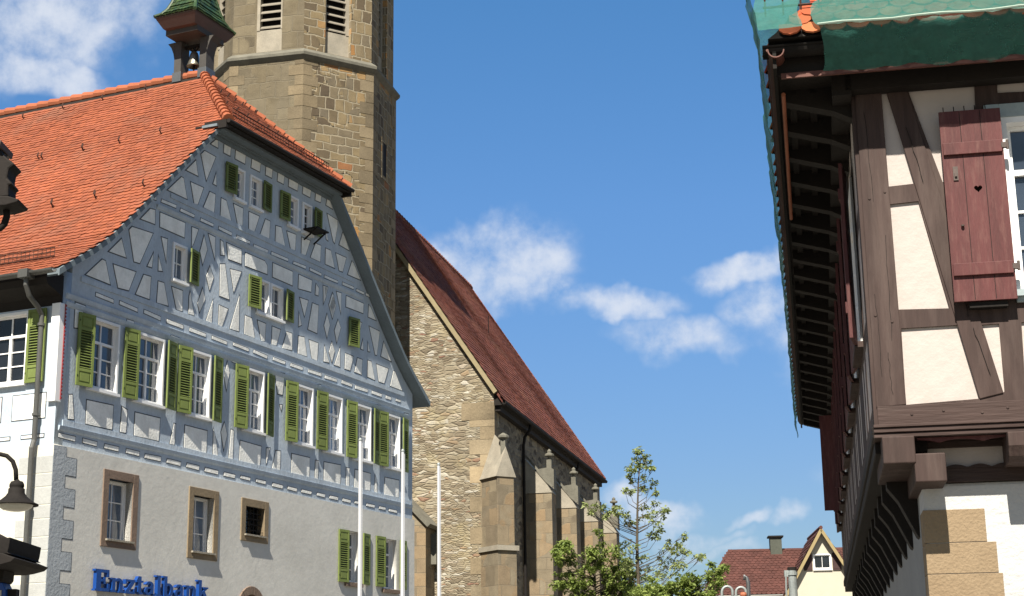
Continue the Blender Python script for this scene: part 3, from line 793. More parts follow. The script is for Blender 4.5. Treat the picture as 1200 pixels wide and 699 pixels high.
# ---- painted quoins
q = MB(); qo = MB(); qs = MB()
z = 6.16; wide = True
qo_pts = []
while z > .3:
    h = .325 if wide else .25
    w = .60 if wide else .30
    q.prism(rect(-.05, w, z-h, z), fF, -.056, -.049)
    qo.box(-.05, w+.012, -.0535, -.049, z-h-.014, z-h+.001) if wide else None
    if wide: qo.box(-.05, w+.012, -.0535, -.049, z, z+.012); qo.box(w, w+.012, -.0535, -.049, z-h, z)
    else: qo.box(w, w+.012, -.0535, -.049, z-h, z)
    ws = .72 if wide else .46
    qs.prism(rect(-.05, ws, z-h+.012, z-.012), fS, -.056, -.049)
    z -= h; wide = not wide
q.prism(rect(-.05, .30, 6.16, HB-.01), fF, -.056, -.049)
q.build('quoin_painting', M['quoin_grey'], hall); qo.build('quoin_outline', M['outline'], hall); qs.build('side_quoin_painting', M['quoin_side'], hall)
# ---- white corner board with scalloped red edge
m = MB(); m.box(-.075, .10, -.03, .16, 7.16, 9.02)
cb = m.build('corner_board', M['white'], hall, bevel=.006)
m = MB()
for k in range(26): z = 7.2+k*.07; m.prism([(.06, z), (.105, z+.035), (.06, z+.07)], lambda a, b, d: Vector((a, d, b)), -.05, -.031)
m.build('scalloped_edge', M['red_trim'], cb)

# ---- roof
def slab(poly, t, mats, name, parent):
    p = [Vector(a) for a in poly]; n = (p[1]-p[0]).cross(p[2]-p[0]).normalized()
    if n.z < 0: p = p[::-1]; n = -n
    m = MB(); k = len(p)
    vs = p+[a-n*t for a in p]
    fs = [tuple(range(k)), tuple(range(2*k-1, k-1, -1))]+[(i, i+k, (i+1) % k+k, (i+1) % k) for i in range(k)]
    m.add(vs, fs); return m.build(name, mats, parent)
ZH, UH, DH = 14.1, 4.58, -.52        # half-hip eave
AP = (7.1, 2.05, 16.6)
m = MB()
low = [p for p in PROF if p[0] <= UH]
for side in (0, 1):
    g = (lambda u: u) if side == 0 else (lambda u: HW-u)
    for (a, b), (c, d) in zip(low, low[1:]):
        pts = [(g(a), -.30, b), (g(c), -.30, d), (g(c), HL+.3, d), (g(a), HL+.3, b)]
        bt = [(x, y, z-.13) for x, y, z in pts]
        vs = pts+bt
        fs = [(0, 1, 2, 3), (7, 6, 5, 4), (0, 4, 5, 1), (2, 6, 7, 3)]
        if (a, b) == low[0]: fs.append((0, 3, 7, 4))
        if side: fs = [f[::-1] for f in fs]
        m.add(vs, fs)
ro = m.build('roof', M['verge_grey'], hall)
for side in (0, 1):
    g = (lambda u: u) if side == 0 else (lambda u: HW-u)
    slab([(g(UH), DH, ZH), (g(UH), HL+.3, ZH), (7.1, HL+.3, 16.6), (7.1, AP[1], 16.6)], .11, M['dark_wood'], 'roof_boarding', ro)
slab([(4.42, DH, ZH-.02), (HW-4.42, DH, ZH-.02), (7.1, AP[1], 16.58)], .10, M['dark_wood'], 'hip_boarding', ro)
# arc length parametrisation of the left slope
ARC = [0]
for (a, b), (c, d) in zip(PROF, PROF[1:]): ARC.append(ARC[-1]+math.hypot(c-a, d-b))
def prof_at(s):
    if s <= 0:
        (a, b), (c, d) = PROF[0], PROF[1]; k = s/(ARC[1]-ARC[0]); return a+(c-a)*k, b+(d-b)*k
    for i in range(len(PROF)-1):
        if s <= ARC[i+1] or i == len(PROF)-2:
            k = (s-ARC[i])/(ARC[i+1]-ARC[i]); (a, b), (c, d) = PROF[i], PROF[i+1]
            return a+(c-a)*k, b+(d-b)*k
def P_left(a, b):
    u, z = prof_at(b); return Vector((u-.005, 13.0-a, z+.005))
def in_left(a, b):
    d = 13.0-a; u, z = prof_at(b)
    lim = -.30 if z < ZH-.02 else DH+(z-ZH)/(16.6-ZH)*(AP[1]-DH)
    return d > lim+.02 and b < ARC[-1]-.02
ro_t = tiles('roof_tiles', M['tile_orange'], ro, P_left, 88, 66, .157, .151, in_left, thick=.020, rnd=.2, jit=.006)
hl = math.hypot(AP[1]-DH, 16.6-ZH); hs_ = ((AP[1]-DH)/hl, (16.6-ZH)/hl)
def P_hip(a, b): return Vector((4.36+a, DH-.03+b*hs_[0], ZH+b*hs_[1]))
tiles('hip_tiles', M['tile_orange'], ro, P_hip, 36, 25, .157, .151, lambda a, b: abs(4.36+a-7.1) < 2.68*(1-(b+.1)/hl)-.02, thick=.020, rnd=.2, jit=.006)
# right slope far side (only its edge can be seen)
def P_right(a, b):
    u, z = prof_at(b); return Vector((HW-u+.005, a-.3, z+.005))
tiles('far_slope_tiles', M['tile_orange'], ro, P_right, 30, 30, .34, .34, lambda a, b: (a-.6 > (-.30 if prof_at(b)[1] < ZH-.02 else DH+(prof_at(b)[1]-ZH)/(16.6-ZH)*(AP[1]-DH))) and b < ARC[-1], thick=.03)
def caps(p, q, n, mb, r=.115):
    p = Vector(p); q = Vector(q)
    for i in range(n):
        a = p.lerp(q, (i-.12)/n); b = p.lerp(q, (i+1)/n)
        mb.tube([a+Vector((0, 0, .02)), b], [r*1.12, r*.88], 10)
m = MB(); caps((7.1, HL+.3, 16.60), (7.1, 2.05, 16.60), 46, m); caps((4.46, DH, ZH+.0), AP, 15, m); caps((HW-4.46, DH, ZH), AP, 15, m)
m.build('ridge_tiles', M['tile_ridge'], ro)
# hip eave: dark fascia, soffit and the blue beam under it
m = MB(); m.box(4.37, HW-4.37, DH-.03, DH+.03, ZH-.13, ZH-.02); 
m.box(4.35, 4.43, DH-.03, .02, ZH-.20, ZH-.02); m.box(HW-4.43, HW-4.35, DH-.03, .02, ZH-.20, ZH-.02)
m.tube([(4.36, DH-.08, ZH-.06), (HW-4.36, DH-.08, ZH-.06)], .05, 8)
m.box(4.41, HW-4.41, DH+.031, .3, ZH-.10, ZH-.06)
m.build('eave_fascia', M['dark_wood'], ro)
m = MB(); m.box(4.3, HW-4.3, -.34, .05, ZH-.16, ZH-.102); m.box(4.45, HW-4.45, -.14, .05, ZH-.19, ZH-.162); m.box(4.45, HW-4.45, -.06, .04, ZH-.27, ZH-.195)
m.build('eave_moulding', M['verge_grey'], ro)
# eaves of the left side: gutter, soffit, brackets
m = MB()
n = 10
prof = [(-.60+.075*math.cos(PI+PI*k/n), 9.52+.075*math.sin(PI+PI*k/n)) for k in range(n+1)]
prof += [(-.60+.066*math.cos(2*PI-PI*k/n), 9.52+.066*math.sin(2*PI-PI*k/n)) for k in range(n+1)]
m.prism(prof, lambda a, b, d: Vector((a, d, b)), -.28, HL)
gut = m.build('gutter', M['zinc_dark'], hall)
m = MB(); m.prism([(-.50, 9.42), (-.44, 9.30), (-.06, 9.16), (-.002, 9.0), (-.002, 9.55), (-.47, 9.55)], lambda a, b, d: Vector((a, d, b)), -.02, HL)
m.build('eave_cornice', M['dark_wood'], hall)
# downpipe at the corner
m = MB(); m.box(-.72, -.48, .24, .46, 9.40, 9.56)
m.tube([(-.60, .35, 9.45), (-.60, .35, 9.28), (-.50, .35, 9.10), (-.22, .35, 8.92), (-.12, .35, 8.80), (-.12, .35, 6.45), (-.17, .35, 6.30), (-.17, .35, .1)], .050, 12)
for z in (8.6, 6.9, 5.2, 3.4, 1.5):
    xx = -.12 if z > 6.4 else -.17
    m.tube([(xx, .35, z), (xx, .35, z+.05)], .07, 12); m.box(xx, 0, .335, .365, z+.01, z+.04)
m.build('downpipe', M['zinc_dark'], hall, smooth=False)
# snow guards and hooks
def guard(pts_fn, L, n, name):
    m = MB()
    for k in (.0, .085, .17): m.tube([pts_fn(0, k), pts_fn(L, k)], .012, 5)
    for i in range(n+1): m.tube([pts_fn(L*i/n, 0), pts_fn(L*i/n, .19)], .007, 4)
    return m.build(name, M['iron_rust'], ro)
M['iron_rust'] = mat('rusty_guard_iron', (.075, .035, .025), .8, .3, 4, 0, 30)
sgu, sgz = prof_at(.62)
guard(lambda t, k: Vector((sgu-.03, .25+t, sgz+.08+k)), 8.0, 80, 'snow_guard')
guard(lambda t, k: Vector((5.0+t, DH+.25, ZH+.33+k)), 4.2, 36, 'snow_guard')
HK = [(50.0, 187), (98, 177), (62, 243), (112.6, 233), (17, 252), (189, 157.5), (140.5, 168.4), (97.5, 176.6), (45.7, 187), (112, 231.5), (61.8, 242), (169, 219), (171.5, 107), (121, 118.5), (74.6, 128.6), (28, 140)]
m = MB()
hn = Vector((-.7, 0, .714)); h0 = Vector((7.1, 0, 16.62))
hinv = hall.matrix_basis.inverted()
for x, y in HK:
    o_ = hinv @ O; d_ = hinv.to_3x3() @ ray(x, y)
    p = o_ + d_*((h0-o_).dot(hn)/d_.dot(hn))
    m = MB(); m.tube([p, p+hn*.10], .016, 5); m.tube([p+hn*.09, p+hn*.09+Vector((.03, 0, .09))], .018, 5); m.build('snow_hook', M['iron_rust'], ro)
for i in range(14):
    f = (i % 7)/7; b = .35 if i < 7 else .62
    p = P_hip(2.74+(f-.5)*4.2*(1-b*.8), hl*b)
    m = MB(); m.tube([p, p+Vector((0, -.08, .10))], .018, 5); m.build('snow_hook', M['iron_rust'], ro)
# ---- bell turret on the ridge
TC = Vector((7.1, 2.34, 0)); TZ = -.24
tur = MB()
for dy in (-.37, .37):
    y = TC.y+dy
    tur.box(7.1-.17, 7.1+.17, y-.10, y+.10, 16.35, 17.75+TZ)
    tur.box(7.1-.195, 7.1+.195, y-.125, y+.125, 16.45, 16.70, 1)
# curved brackets and head beams
for dy, s in ((-.47, -1), (.47, 1)):
    y = TC.y+dy
    tur.prism([(0, 17.30+TZ), (.03*s, 17.45+TZ), (.10*s, 17.62+TZ), (.20*s, 17.74+TZ), (0, 17.75+TZ)], lambda a, b, d, y=y: Vector((d, y+a, b)), 7.1-.17, 7.1+.17)
for sx in (-1, 1):
    tur.prism([(0, 17.30+TZ), (.05*sx, 17.5), (.18*sx, 17.66), (.36*sx, 17.74+TZ), (0, 17.75+TZ)], lambda a, b, d: Vector((7.1+.17*(1 if a > 0 else -1 if a < 0 else 0)+a, TC.y+d, b)), -.45, .45) if False else None
tur.box(7.1-.56, 7.1+.56, TC.y-.46, TC.y+.46, 17.76+TZ, 17.90+TZ)
tt = tur.build('bell_turret', [M['turret_wood'], M['zinc']], hall, bevel=.006)
m = MB()
KU, KD = 1.08, .74
def ring(z, h): return [(7.1-h*KU, TC.y-h*KD, z+TZ), (7.1+h*KU, TC.y-h*KD, z+TZ), (7.1+h*KU, TC.y+h*KD, z+TZ), (7.1-h*KU, TC.y+h*KD, z+TZ)]
rs = [ring(17.88, .50), ring(17.90, .62), ring(18.10, .76), ring(18.16, .78)]
for a, b in zip(rs, rs[1:]): m.add(a+b, [(i, (i+1) % 4, 4+(i+1) % 4, 4+i) for i in range(4)])
m.add(rs[0], [(3, 2, 1, 0)]); m.add(rs[-1], [(0, 1, 2, 3)])
m.build('turret_cornice', M['turret_soffit'], tt)
TP = [(.80, 18.15), (.66, 18.26), (.55, 18.42), (.47, 18.62), (.36, 19.0), (.22, 19.6), (.0, 20.5)]
m = MB()
for (a, b), (c, d) in zip(TP, TP[1:]):
    m.add(ring(b-.02, a-.015)+ring(d-.02, max(c-.015, .002)), [(i, (i+1) % 4, 4+(i+1) % 4, 4+i) for i in range(4)])
m.build('turret_roof', M['glazed_green'], tt)
TA = [0]
for (a, b), (c, d) in zip(TP, TP[1:]): TA.append(TA[-1]+math.hypot(a-c, d-b))
def tp_at(s):
    for i in range(len(TP)-1):
        if s <= TA[i+1] or i == len(TP)-2:
            k = (s-TA[i])/(TA[i+1]-TA[i]); return TP[i][0]+(TP[i+1][0]-TP[i][0])*k, TP[i][1]+(TP[i+1][1]-TP[i][1])*k
for ang in range(4):
    ca, sa = math.cos(ang*PI/2), math.sin(ang*PI/2)
    def P_t(a, b, ca=ca, sa=sa):
        h, z = tp_at(b); x, y = a-.9, -h
        return Vector((7.1+(x*ca-y*sa)*KU, TC.y+(x*sa+y*ca)*KD, z+TZ))
    tiles('turret_tiles', M['glazed_green'], tt, P_t, 16, 22, .12, .115, lambda a, b: abs(a-.9) < tp_at(b)[0]+.02, thick=.018, rnd=.1)
m = MB()
for sx, sy in ((1, 1), (1, -1), (-1, 1), (-1, -1)):
    pts = [(7.1+sx*h*KU, TC.y+sy*h*KD, z+.02+TZ) for h, z in TP]
    m.tube(pts, .045, 8)
m.build('turret_hip_tiles', M['glazed_green'], tt)
m = MB(); m.lathe([(.005, .40), (.05, .39), (.085, .36), (.115, .28), (.13, .16), (.155, .06), (.185, 0), (.175, -.01), (.15, .02), (.02, .1)], (7.1, TC.y, 16.85), 20)
bell = m.build('bell', M['bronze'], None, smooth=True)
bell.matrix_basis = hall.matrix_basis.copy()
tag(bell, 'small pale bronze bell hanging in the open ridge turret of the town hall', 'bell')
m = MB(); m.tube([(7.1, TC.y, 17.07), (7.1, TC.y, 16.80), (7.1, TC.y, 16.73)], [.012, .03, .012], 8)
m.tube([(7.1, TC.y, 17.23), (7.1, TC.y, 17.4)], .03, 8)
m.bar((7.1, TC.y-.3, 17.38), (7.1, TC.y+.3, 17.38), .07, .07)
for s in (-1, 1): m.tube([(7.1, TC.y+.03*s, 17.25), (7.1, TC.y+.11*s, 17.31), (7.1, TC.y+.08*s, 17.41)], .018, 6)
m.build('bell_yoke', M['iron'], bell)

# ---- blue sign letters
sgn = empty('bank_sign', hall.matrix_basis @ Vector((1.18, -.05, 3.79)), PI/2-AL)
tag(sgn, 'blue raised slab-serif letters reading Enztalbank on the plaster wall of the town hall', 'sign')
def arcs(cx, cy, rx, ry, t0, t1, wx, wy, n=12):
    o = [(cx+rx*math.cos(R(t0+(t1-t0)*k/n)), cy+ry*math.sin(R(t0+(t1-t0)*k/n))) for k in range(n+1)]
    i = [(cx+(rx-wx)*math.cos(R(t0+(t1-t0)*k/n)), cy+(ry-wy)*math.sin(R(t0+(t1-t0)*k/n))) for k in range(n, -1, -1)]
    return o+i
r_ = rect
LET = {
 'E': (.78, [r_(.06, .29, 0, 1), r_(0, .06, 0, .09), r_(0, .06, .91, 1), r_(.29, .68, .86, 1), r_(.57, .68, .66, .86), r_(.29, .50, .44, .56), r_(.43, .51, .34, .66), r_(.29, .71, 0, .14), r_(.60, .71, .14, .36)]),
 'n': (.70, [r_(.07, .23, .08, .66), r_(0, .07, .58, .66), r_(0, .29, 0, .08), r_(.44, .60, .08, .46), r_(.39, .66, 0, .08), arcs(.39, .44, .21, .23, 0, 150, .16, .11)]),
 'z': (.58, [r_(.04, .52, .56, .66), r_(.04, .12, .44, .56), [(.32, .56), (.52, .56), (.24, .10), (.04, .10)], r_(.03, .53, 0, .10), r_(.45, .53, .10, .23)]),
 't': (.44, [r_(.11, .27, .12, .86), r_(.02, .38, .57, .66), arcs(.27, .16, .16, .16, 180, 320, .13, .10), [(.02, .66), (.11, .66), (.11, .86)]]),
 'a': (.62, [r_(.33, .49, .08, .46), r_(.49, .58, 0, .08), arcs(.28, .46, .21, .21, 0, 165, .15, .10), arcs(.22, .20, .19, .20, 60, 330, .13, .09), r_(.22, .36, .32, .40)]),
 'l': (.36, [r_(.08, .24, .08, 1), r_(0, .08, .92, 1), r_(.01, .32, 0, .08)]),
 'b': (.64, [r_(.08, .24, .02, 1), r_(0, .08, .92, 1), arcs(.32, .33, .27, .34, -140, 140, .16, .11)]),
 'k': (.66, [r_(.08, .24, .08, 1), r_(0, .08, .92, 1), r_(.01, .31, 0, .08), [(.24, .26), (.24, .38), (.46, .60), (.60, .60)], [(.30, .36), (.43, .44), (.62, .06), (.42, .06)], r_(.36, .66, 0, .08), r_(.36, .62, .58, .66)]),
}
cap = .40; cur = 0.0
word = 'Enztalbank'
tot = sum(LET[c][0] for c in word)
xs = (4.84-1.18)/tot
for ch in word:
    w, parts = LET[ch]
    m = MB()
    for i, p in enumerate(parts):
        m.prism([((cur+x)*xs, y*cap) for x, y in p], fF, -.11-.0007*i, -.035)
    m.box((cur+.15)*xs, (cur+.18)*xs, -.04, .0, .1, .14)
    m.build('letter', M['sign_blue'], sgn)
    cur += w

# ================================================================ CHURCH
GA = R(12.6)
church = empty('church', (-7.95, 56.44, 0), -GA)
tag(church, 'old stone church with octagonal tower, steep dark red nave roof and stepped buttresses', 'church')
TR = 3.66; AP_ = TR*math.cos(R(22.5)); ZS = 24.3
def octv(r, k): a = R(22.5+45*k); return Vector((r*math.cos(a), r*math.sin(a), 0))
m = MB()
for k in range(8):
    a, b = octv(TR, k), octv(TR, k+1)
    m.add([(a.x, a.y, 0), (b.x, b.y, 0), (b.x, b.y, ZS), (a.x, a.y, ZS)], [(0, 1, 2, 3)], 1 if k == 5 or k == 4 else 0)
m.add([(octv(TR-.05, k).x, octv(TR-.05, k).y, ZS-.05) for k in range(8)], [tuple(range(8))])
tower = m.build('tower', [M['tower'], M['tower_plain']], church)
# quoined corners, slightly proud
m = MB()
rq = random.Random(5)
for k in range(8):
    v = octv(TR, k); n0 = octv(1, k)
    prev, nxt = (octv(TR, k-1)-v).normalized(), (octv(TR, k+1)-v).normalized()
    z = .0; i = 0
    while z < ZS-.35:
        h = rq.uniform(.34, .52); la, lb = (.55, .34) if i % 2 else (.32, .58)
        o = n0*.012
        p = [v+prev*la+o, v+o*1.3, v+nxt*lb+o]
        q_ = [v-n0*.2+prev*la, v-n0*.2+nxt*lb]
        pts = [p[0], p[1], p[2], q_[1], q_[0]]
        zz = min(z+h-.018, ZS-.2)
        m.add([(a.x, a.y, z) for a in pts]+[(a.x, a.y, zz) for a in pts], [(0, 1, 6, 5), (1, 2, 7, 6), (4, 3, 2, 1, 0), (5, 6, 7, 8, 9)])
        z += h; i += 1
m.build('corner_stones', mat('tower_corner_sandstone', (.235, .188, .122), .9, .28, .9, .01, 22, island=.25, c2=(.28, .22, .138)), tower)
def octring(prof, name, mt, parent):
    m = MB()
    for (r0, z0), (r1, z1) in zip(prof, prof[1:]):
        for k in range(8):
            a, b, c, d = octv(r0, k), octv(r0, k+1), octv(r1, k+1), octv(r1, k)
            m.add([(a.x, a.y, z0), (b.x, b.y, z0), (c.x, c.y, z1), (d.x, d.y, z1)], [(0, 1, 2, 3)])
    return m.build(name, mt, parent)
octring([(TR-.02, ZS-.26), (TR+.07, ZS-.19), (TR+.16, ZS-.10), (TR+.17, ZS), (TR+.10, ZS+.07), (TR-.14, ZS+.24)], 'string_course', M['coping'], tower)
TU = TR-.10
for k in range(8):
    a, b = octv(TU, k), octv(TU, k+1); L = (b-a).length; t = (b-a).normalized(); n = Vector((t.y, -t.x, 0))
    fn = lambda x, z, d, a=a, t=t, n=n: a+t*x-n*d+Vector((0, 0, z))
    mid = L/2
    plate('belfry_wall', rect(.001, L-.001, ZS+.05, 31.5), [rect(mid-.52, mid+.52, ZS+.22, 30.0)], fn, 0, .45, M['tower_plain'] if k in (4, 5) else M['tower'], tower)
    m = MB(); m.prism(rect(mid-.52, mid+.52, ZS+.2, 25.45), fn, .20, .44)
    m.prism(rect(mid-.52, mid-.40, 25.45, 30.0), fn, .18, .44); m.prism(rect(mid+.40, mid+.52, 25.45, 30.0), fn, .18, .44)
    bo = m.build('belfry_opening', M['pale_stone'], tower)
    m = MB()
    for i in range(12):
        z = 25.52+i*.30
        m.add([fn(mid-.40, z+.16, .40), fn(mid+.40, z+.16, .40), fn(mid+.40, z, .22), fn(mid-.40, z, .22), fn(mid-.40, z+.20, .40), fn(mid+.40, z+.20, .40), fn(mid+.40, z+.04, .22), fn(mid-.40, z+.04, .22)],
              [(0, 1, 2, 3), (7, 6, 5, 4), (3, 2, 6, 7), (0, 4, 5, 1), (1, 5, 6, 2), (0, 3, 7, 4)])
    m.build('louvre', mat('weathered_louvre_boards', (.30, .27, .22), .85, .2, 2, .003, 20) if k == 0 else bpy.data.materials['weathered_louvre_boards'], bo)
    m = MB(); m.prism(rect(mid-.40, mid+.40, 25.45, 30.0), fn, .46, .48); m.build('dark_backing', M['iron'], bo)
octring([(TU, 31.5), (TU+.25, 31.6), (TU+.3, 31.8), (.05, 42)], 'spire', M['tile_church'], tower)
# slit window on the south face
a, b = octv(TR, 7), octv(TR, 8); t = (b-a).normalized(); n = Vector((t.y, -t.x, 0)); mid = (a+b)/2
fn = lambda x, z, d: mid+t*x-n*d+Vector((0, 0, z))
m = MB()
for x0, x1, z0, z1 in ((-.38, -.22, 20.4, 22.0), (.22, .38, 20.4, 22.0), (-.22, .22, 20.4, 20.55), (-.22, .22, 21.85, 22.0)): m.prism(rect(x0, x1, z0, z1), fn, -.02, .1)
so = m.build('slit_window', M['tower'], tower)
m = MB(); m.prism(rect(-.22, .22, 20.55, 21.85), fn, -.006, .05); m.build('opening', M['iron'], so)

# nave
NX, NY0, NY1, ZE, ZR, EX = 6.65, AP_, 26.0, 12.62, 23.2, 7.0
sl_ = (ZR-ZE)/EX
m = MB(); m.prism([(-NX, 0), (NX, 0), (NX, ZR-sl_*NX-.15), (0, ZR-.3), (-NX, ZR-sl_*NX-.15)], lambda a, b, d: Vector((a, d, b)), NY0, NY0+.8)
m.build('west_gable_wall', M['rubble'], church)
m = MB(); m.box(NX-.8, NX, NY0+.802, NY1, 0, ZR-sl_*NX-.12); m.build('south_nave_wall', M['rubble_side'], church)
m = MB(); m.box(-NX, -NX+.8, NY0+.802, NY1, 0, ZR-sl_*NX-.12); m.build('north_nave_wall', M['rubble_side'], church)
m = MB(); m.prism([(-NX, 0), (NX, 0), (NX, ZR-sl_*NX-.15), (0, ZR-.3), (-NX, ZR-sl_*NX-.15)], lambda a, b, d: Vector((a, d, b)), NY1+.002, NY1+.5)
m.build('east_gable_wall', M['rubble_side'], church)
# dressed stones at the gable corner and a kneeler
m = MB(); z = 0; i = 0
while z < 12.0:
    h = rq.uniform(.42, .62); w = .95 if i % 2 else .55
    m.box(NX-w, NX+.012, NY0-.014, NY0+(.5 if i % 2 else .8), z, z+h-.012); z += h; i += 1
m.box(NX-1.25, NX+.016, NY0-.02, NY0+.4, 11.9, 12.55)
m.build('corner_stones', mat('nave_corner_sandstone', (.29, .24, .165), .9, .3, .8, .012, 18, island=.25, c2=(.35, .275, .175)), church)
# verge mortar strip, cornice
m = MB(); m.bar((NX+.10, NY0-.10, ZR-sl_*(NX+.10)-.12), (0, NY0-.10, ZR-.13), .20, .16)
m.build('verge_strip', mat('yellowish_verge_mortar', (.36, .30, .18), .9, .15, 2, .006, 20), church)
m = MB(); m.box(NX, NX+.22, NY0+.1, NY1, 12.22, 12.42); m.prism([(NX, 12.42), (NX+.36, 12.42), (NX+.36, ZR-sl_*(NX+.36)-.13), (NX, ZR-sl_*NX-.13)], lambda a, b, d: Vector((a, d, b)), NY0-.02, NY1+.1)
m.build('eave_cornice', M['dark_wood'], church)
m = MB(); m.tube([(EX+.05, NY0-.1, 12.50), (EX+.05, NY1+.15, 12.50)], .085, 10)
m.build('gutter', M['iron'], church)
rf = MB()
for s in (-1, 1):
    p = [(s*EX, NY0-.12, ZE), (s*EX, NY1+.2, ZE), (0, NY1+.2, ZR), (0, NY0-.12, ZR)]
    if s < 0: p = p[::-1]
    rf.add(p+[(x, y, z-.14) for x, y, z in p], [(0, 1, 2, 3), (7, 6, 5, 4), (0, 4, 5, 1), (1, 5, 6, 2), (2, 6, 7, 3), (3, 7, 4, 0)])
rfo = rf.build('nave_roof', M['tile_church'], church)
hlen = math.hypot(EX, ZR-ZE); cxx, czz = EX/hlen, (ZR-ZE)/hlen
def P_ch(a, b):
    sag = .05*math.sin(a*.55)*math.sin(b*.5)
    return Vector((EX+.06-b*cxx+sag*czz, NY0-.14+a, ZE-.06+b*czz+sag*cxx))
tiles('nave_tiles', M['tile_church'], rfo, P_ch, 104, 56, .22, .225, lambda a, b: a < NY1-NY0+.3 and b < hlen+.02, thick=.03, rnd=.3, jit=.010)
m = MB()
for i in range(60): y = NY0-.1+i*.385; m.tube([(0, y, ZR+.03), (0, y+.42, ZR+.01)], [.15, .12], 8)
for i in range(34):
    p0 = Vector((EX, NY1+.2, ZE+.03)).lerp(Vector((0, NY1+.2, ZR+.03)), i/34); p1 = Vector((EX, NY1+.2, ZE+.03)).lerp(Vector((0, NY1+.2, ZR+.03)), (i+1.1)/34)
    m.tube([p0, p1], [.07, .06], 6)
m.build('ridge_tiles', M['tile_church'], rfo)
m = MB(); m.tube([(3.2, 17, ZR-sl_*3.2), (3.2, 17, ZR-sl_*3.2+.9)], .02, 5); m.build('lightning_rod', M['iron'], rfo)
# buttresses of the south wall
def finial(m, x, y, z):
    m.box(x-.10, x+.10, y-.10, y+.10, z-.3, z+.42); m.lathe([(.07, 0), (.07, .12), (.19, .16), (.19, .23), (.08, .28), (.09, .36), (.02, .44)], (x, y, z+.42), 8)
def buttress(y, top):
    m = MB(); w = .44; xo = 7.76
    m.box(NX-.1, xo+.42, y-w-.05, y+w+.05, 0, 4.4)
    m.prism([(NX-.1, 4.4), (xo+.42, 4.4), (xo, 5.3), (NX-.1, 5.3)], lambda a, b, d: Vector((a, d, b)), y-w-.05, y+w+.05)
    m.box(NX-.1, xo, y-w, y+w, 5.3, top)
    o = m.build('buttress', M['ashlar_butt'], church, bevel=.012)
    c = MB()
    # weathering slope running up to the wall
    c.prism([(NX-.1, top+.001), (xo+.02, top+.001), (xo-.16, top+.30), (NX-.1, top+1.55)], lambda a, b, d: Vector((a, d, b)), y-w-.03, y+w+.03)
    c.build('weathering', M['pale_stone'], o)
    c = MB(); c.bar((xo+.05, y-w-.05, top+.22), (NX, y-w-.05, top+1.60), .10, .08)
    c.prism([(NX+.28, top+.95), (xo+.06, top+.15), (xo+.06, top+.95), (xo-.1, top+1.05)], lambda a, b, d: Vector((a, d, b)), y-.26, y+.26)
    c.build('gablet', M['coping'], o)
    f = MB(); finial(f, xo-.16, y, top+.95); f.build('finial', M['coping'], o)
for i, y in enumerate((8.9, 14.2, 19.7, 25.0)): buttress(y, 9.75)
# diagonal corner buttress
cb_ = MB()
MT = Matrix.Translation((NX, NY0, 0)) @ Matrix.Rotation(R(-45), 4, 'Z')
cb_.box(-.5, .80, -.40, .40, 0, 7.0, mat=MT); cb_.box(-.5, .74, -.36, .36, 7.18, 9.66, mat=MT)
o = cb_.build('corner_buttress', M['ashlar_butt'], church, bevel=.012)
cb_ = MB(); cb_.box(-.45, .88, -.46, .46, 7.0, 7.18, mat=MT); cb_.build('drip_ledge', M['pale_stone'], o)
cb_ = MB()
cb_.prism([(-.43, 9.662), (.43, 9.662), (0, 10.75)], lambda a, b, d: MT @ Vector((d, a, b+(.78-d)*.75*max(0, (b-9.7)/1.05))), .78, -.5)
cb_.build('pointed_cap', M['pale_stone'], o)
f = MB(); p = MT @ Vector((.62, 0, 0)); f.box(p.x-.09, p.x+.09, p.y-.09, p.y+.09, 10.5, 11.05); f.lathe([(.1, 0), (.21, .06), (.21, .13), (.04, .24)], (p.x, p.y, 11.05), 8); f.build('finial', M['coping'], o)
# small lean-to porch wall in the angle behind the town hall
m = MB()
m.prism([(2.6, 0), (4.35, 0), (4.35, 8.0), (2.6, 9.8)], lambda a, b, d: Vector((a, d, b)), NY0-1.2, NY0-.003)
m.build('stair_annex', M['ashlar_butt'], church)
m = MB(); m.bar((2.4, NY0-.65, 10.1), (4.5, NY0-.65, 7.92), 1.35, .16); m.box(4.351, 4.55, NY0-.5, NY0-.004, 6.6, 7.7); m.build('annex_coping', M['coping'], church)
# downpipes at the eave
for y in (8.0, 18.6):
    m = MB(); m.tube([(7.05, y, 12.5), (7.0, y, 12.2), (6.8, y, 11.95), (6.74, y, 11.6), (6.74, y, 5)], .06, 8)
    m.build('downpipe', M['iron'], church)
for o in list(church.children): pass

# ================================================================ HOUSE ON THE RIGHT
DL = R(10.5)
HC = Vector((2.934, 12.8, 0))
house = empty('half_timbered_house', HC, -DL)
tag(house, 'brown half-timbered house with jettied upper floor and white plastered ground floor, at the right edge', 'building')
HR_ = Vector((math.cos(DL), -math.sin(DL), 0)); HD_ = Vector((math.sin(DL), math.cos(DL), 0))
def hf(x, y, off=0.0):
    q = ray(x, y); p0 = HC-HD_*off; t = (p0-O).dot(HD_)/q.dot(HD_); p = O+q*t-HC
    return (p.dot(HR_), p.z)
fH = lambda a, b, d: Vector((a, d, b))
fHs = lambda a, b, d: Vector((d, a, b))
HX, HYL = 8.0, 17.8
front_panels = ["1031,92 1033,90 1072.2,215.3 1040.3,219", "1060.9,97.9 1141.8,91.7 1146,212 1104.7,213.5", "1168,88.6 1230,83 1232,106 1169,109",
 "1042.9,239.6 1076.4,236 1112.7,361.5 1052.6,363", "1056.2,385.2 1124.5,381.1 1147.6,467.4 1061.8,474.6", "1149.2,381.1 1170.7,379.5 1177.4,459.2 1174.3,460.7",
 "1197,378 1260,373 1266,452 1202,456", "1111,233 1126,232 1146,330 1140,330"]
hp = [[hf(*map(float, q.split(','))) for q in t.split()] for t in front_panels]
hw = (1.20, 2.05, 4.86, 6.36)
hp2 = []
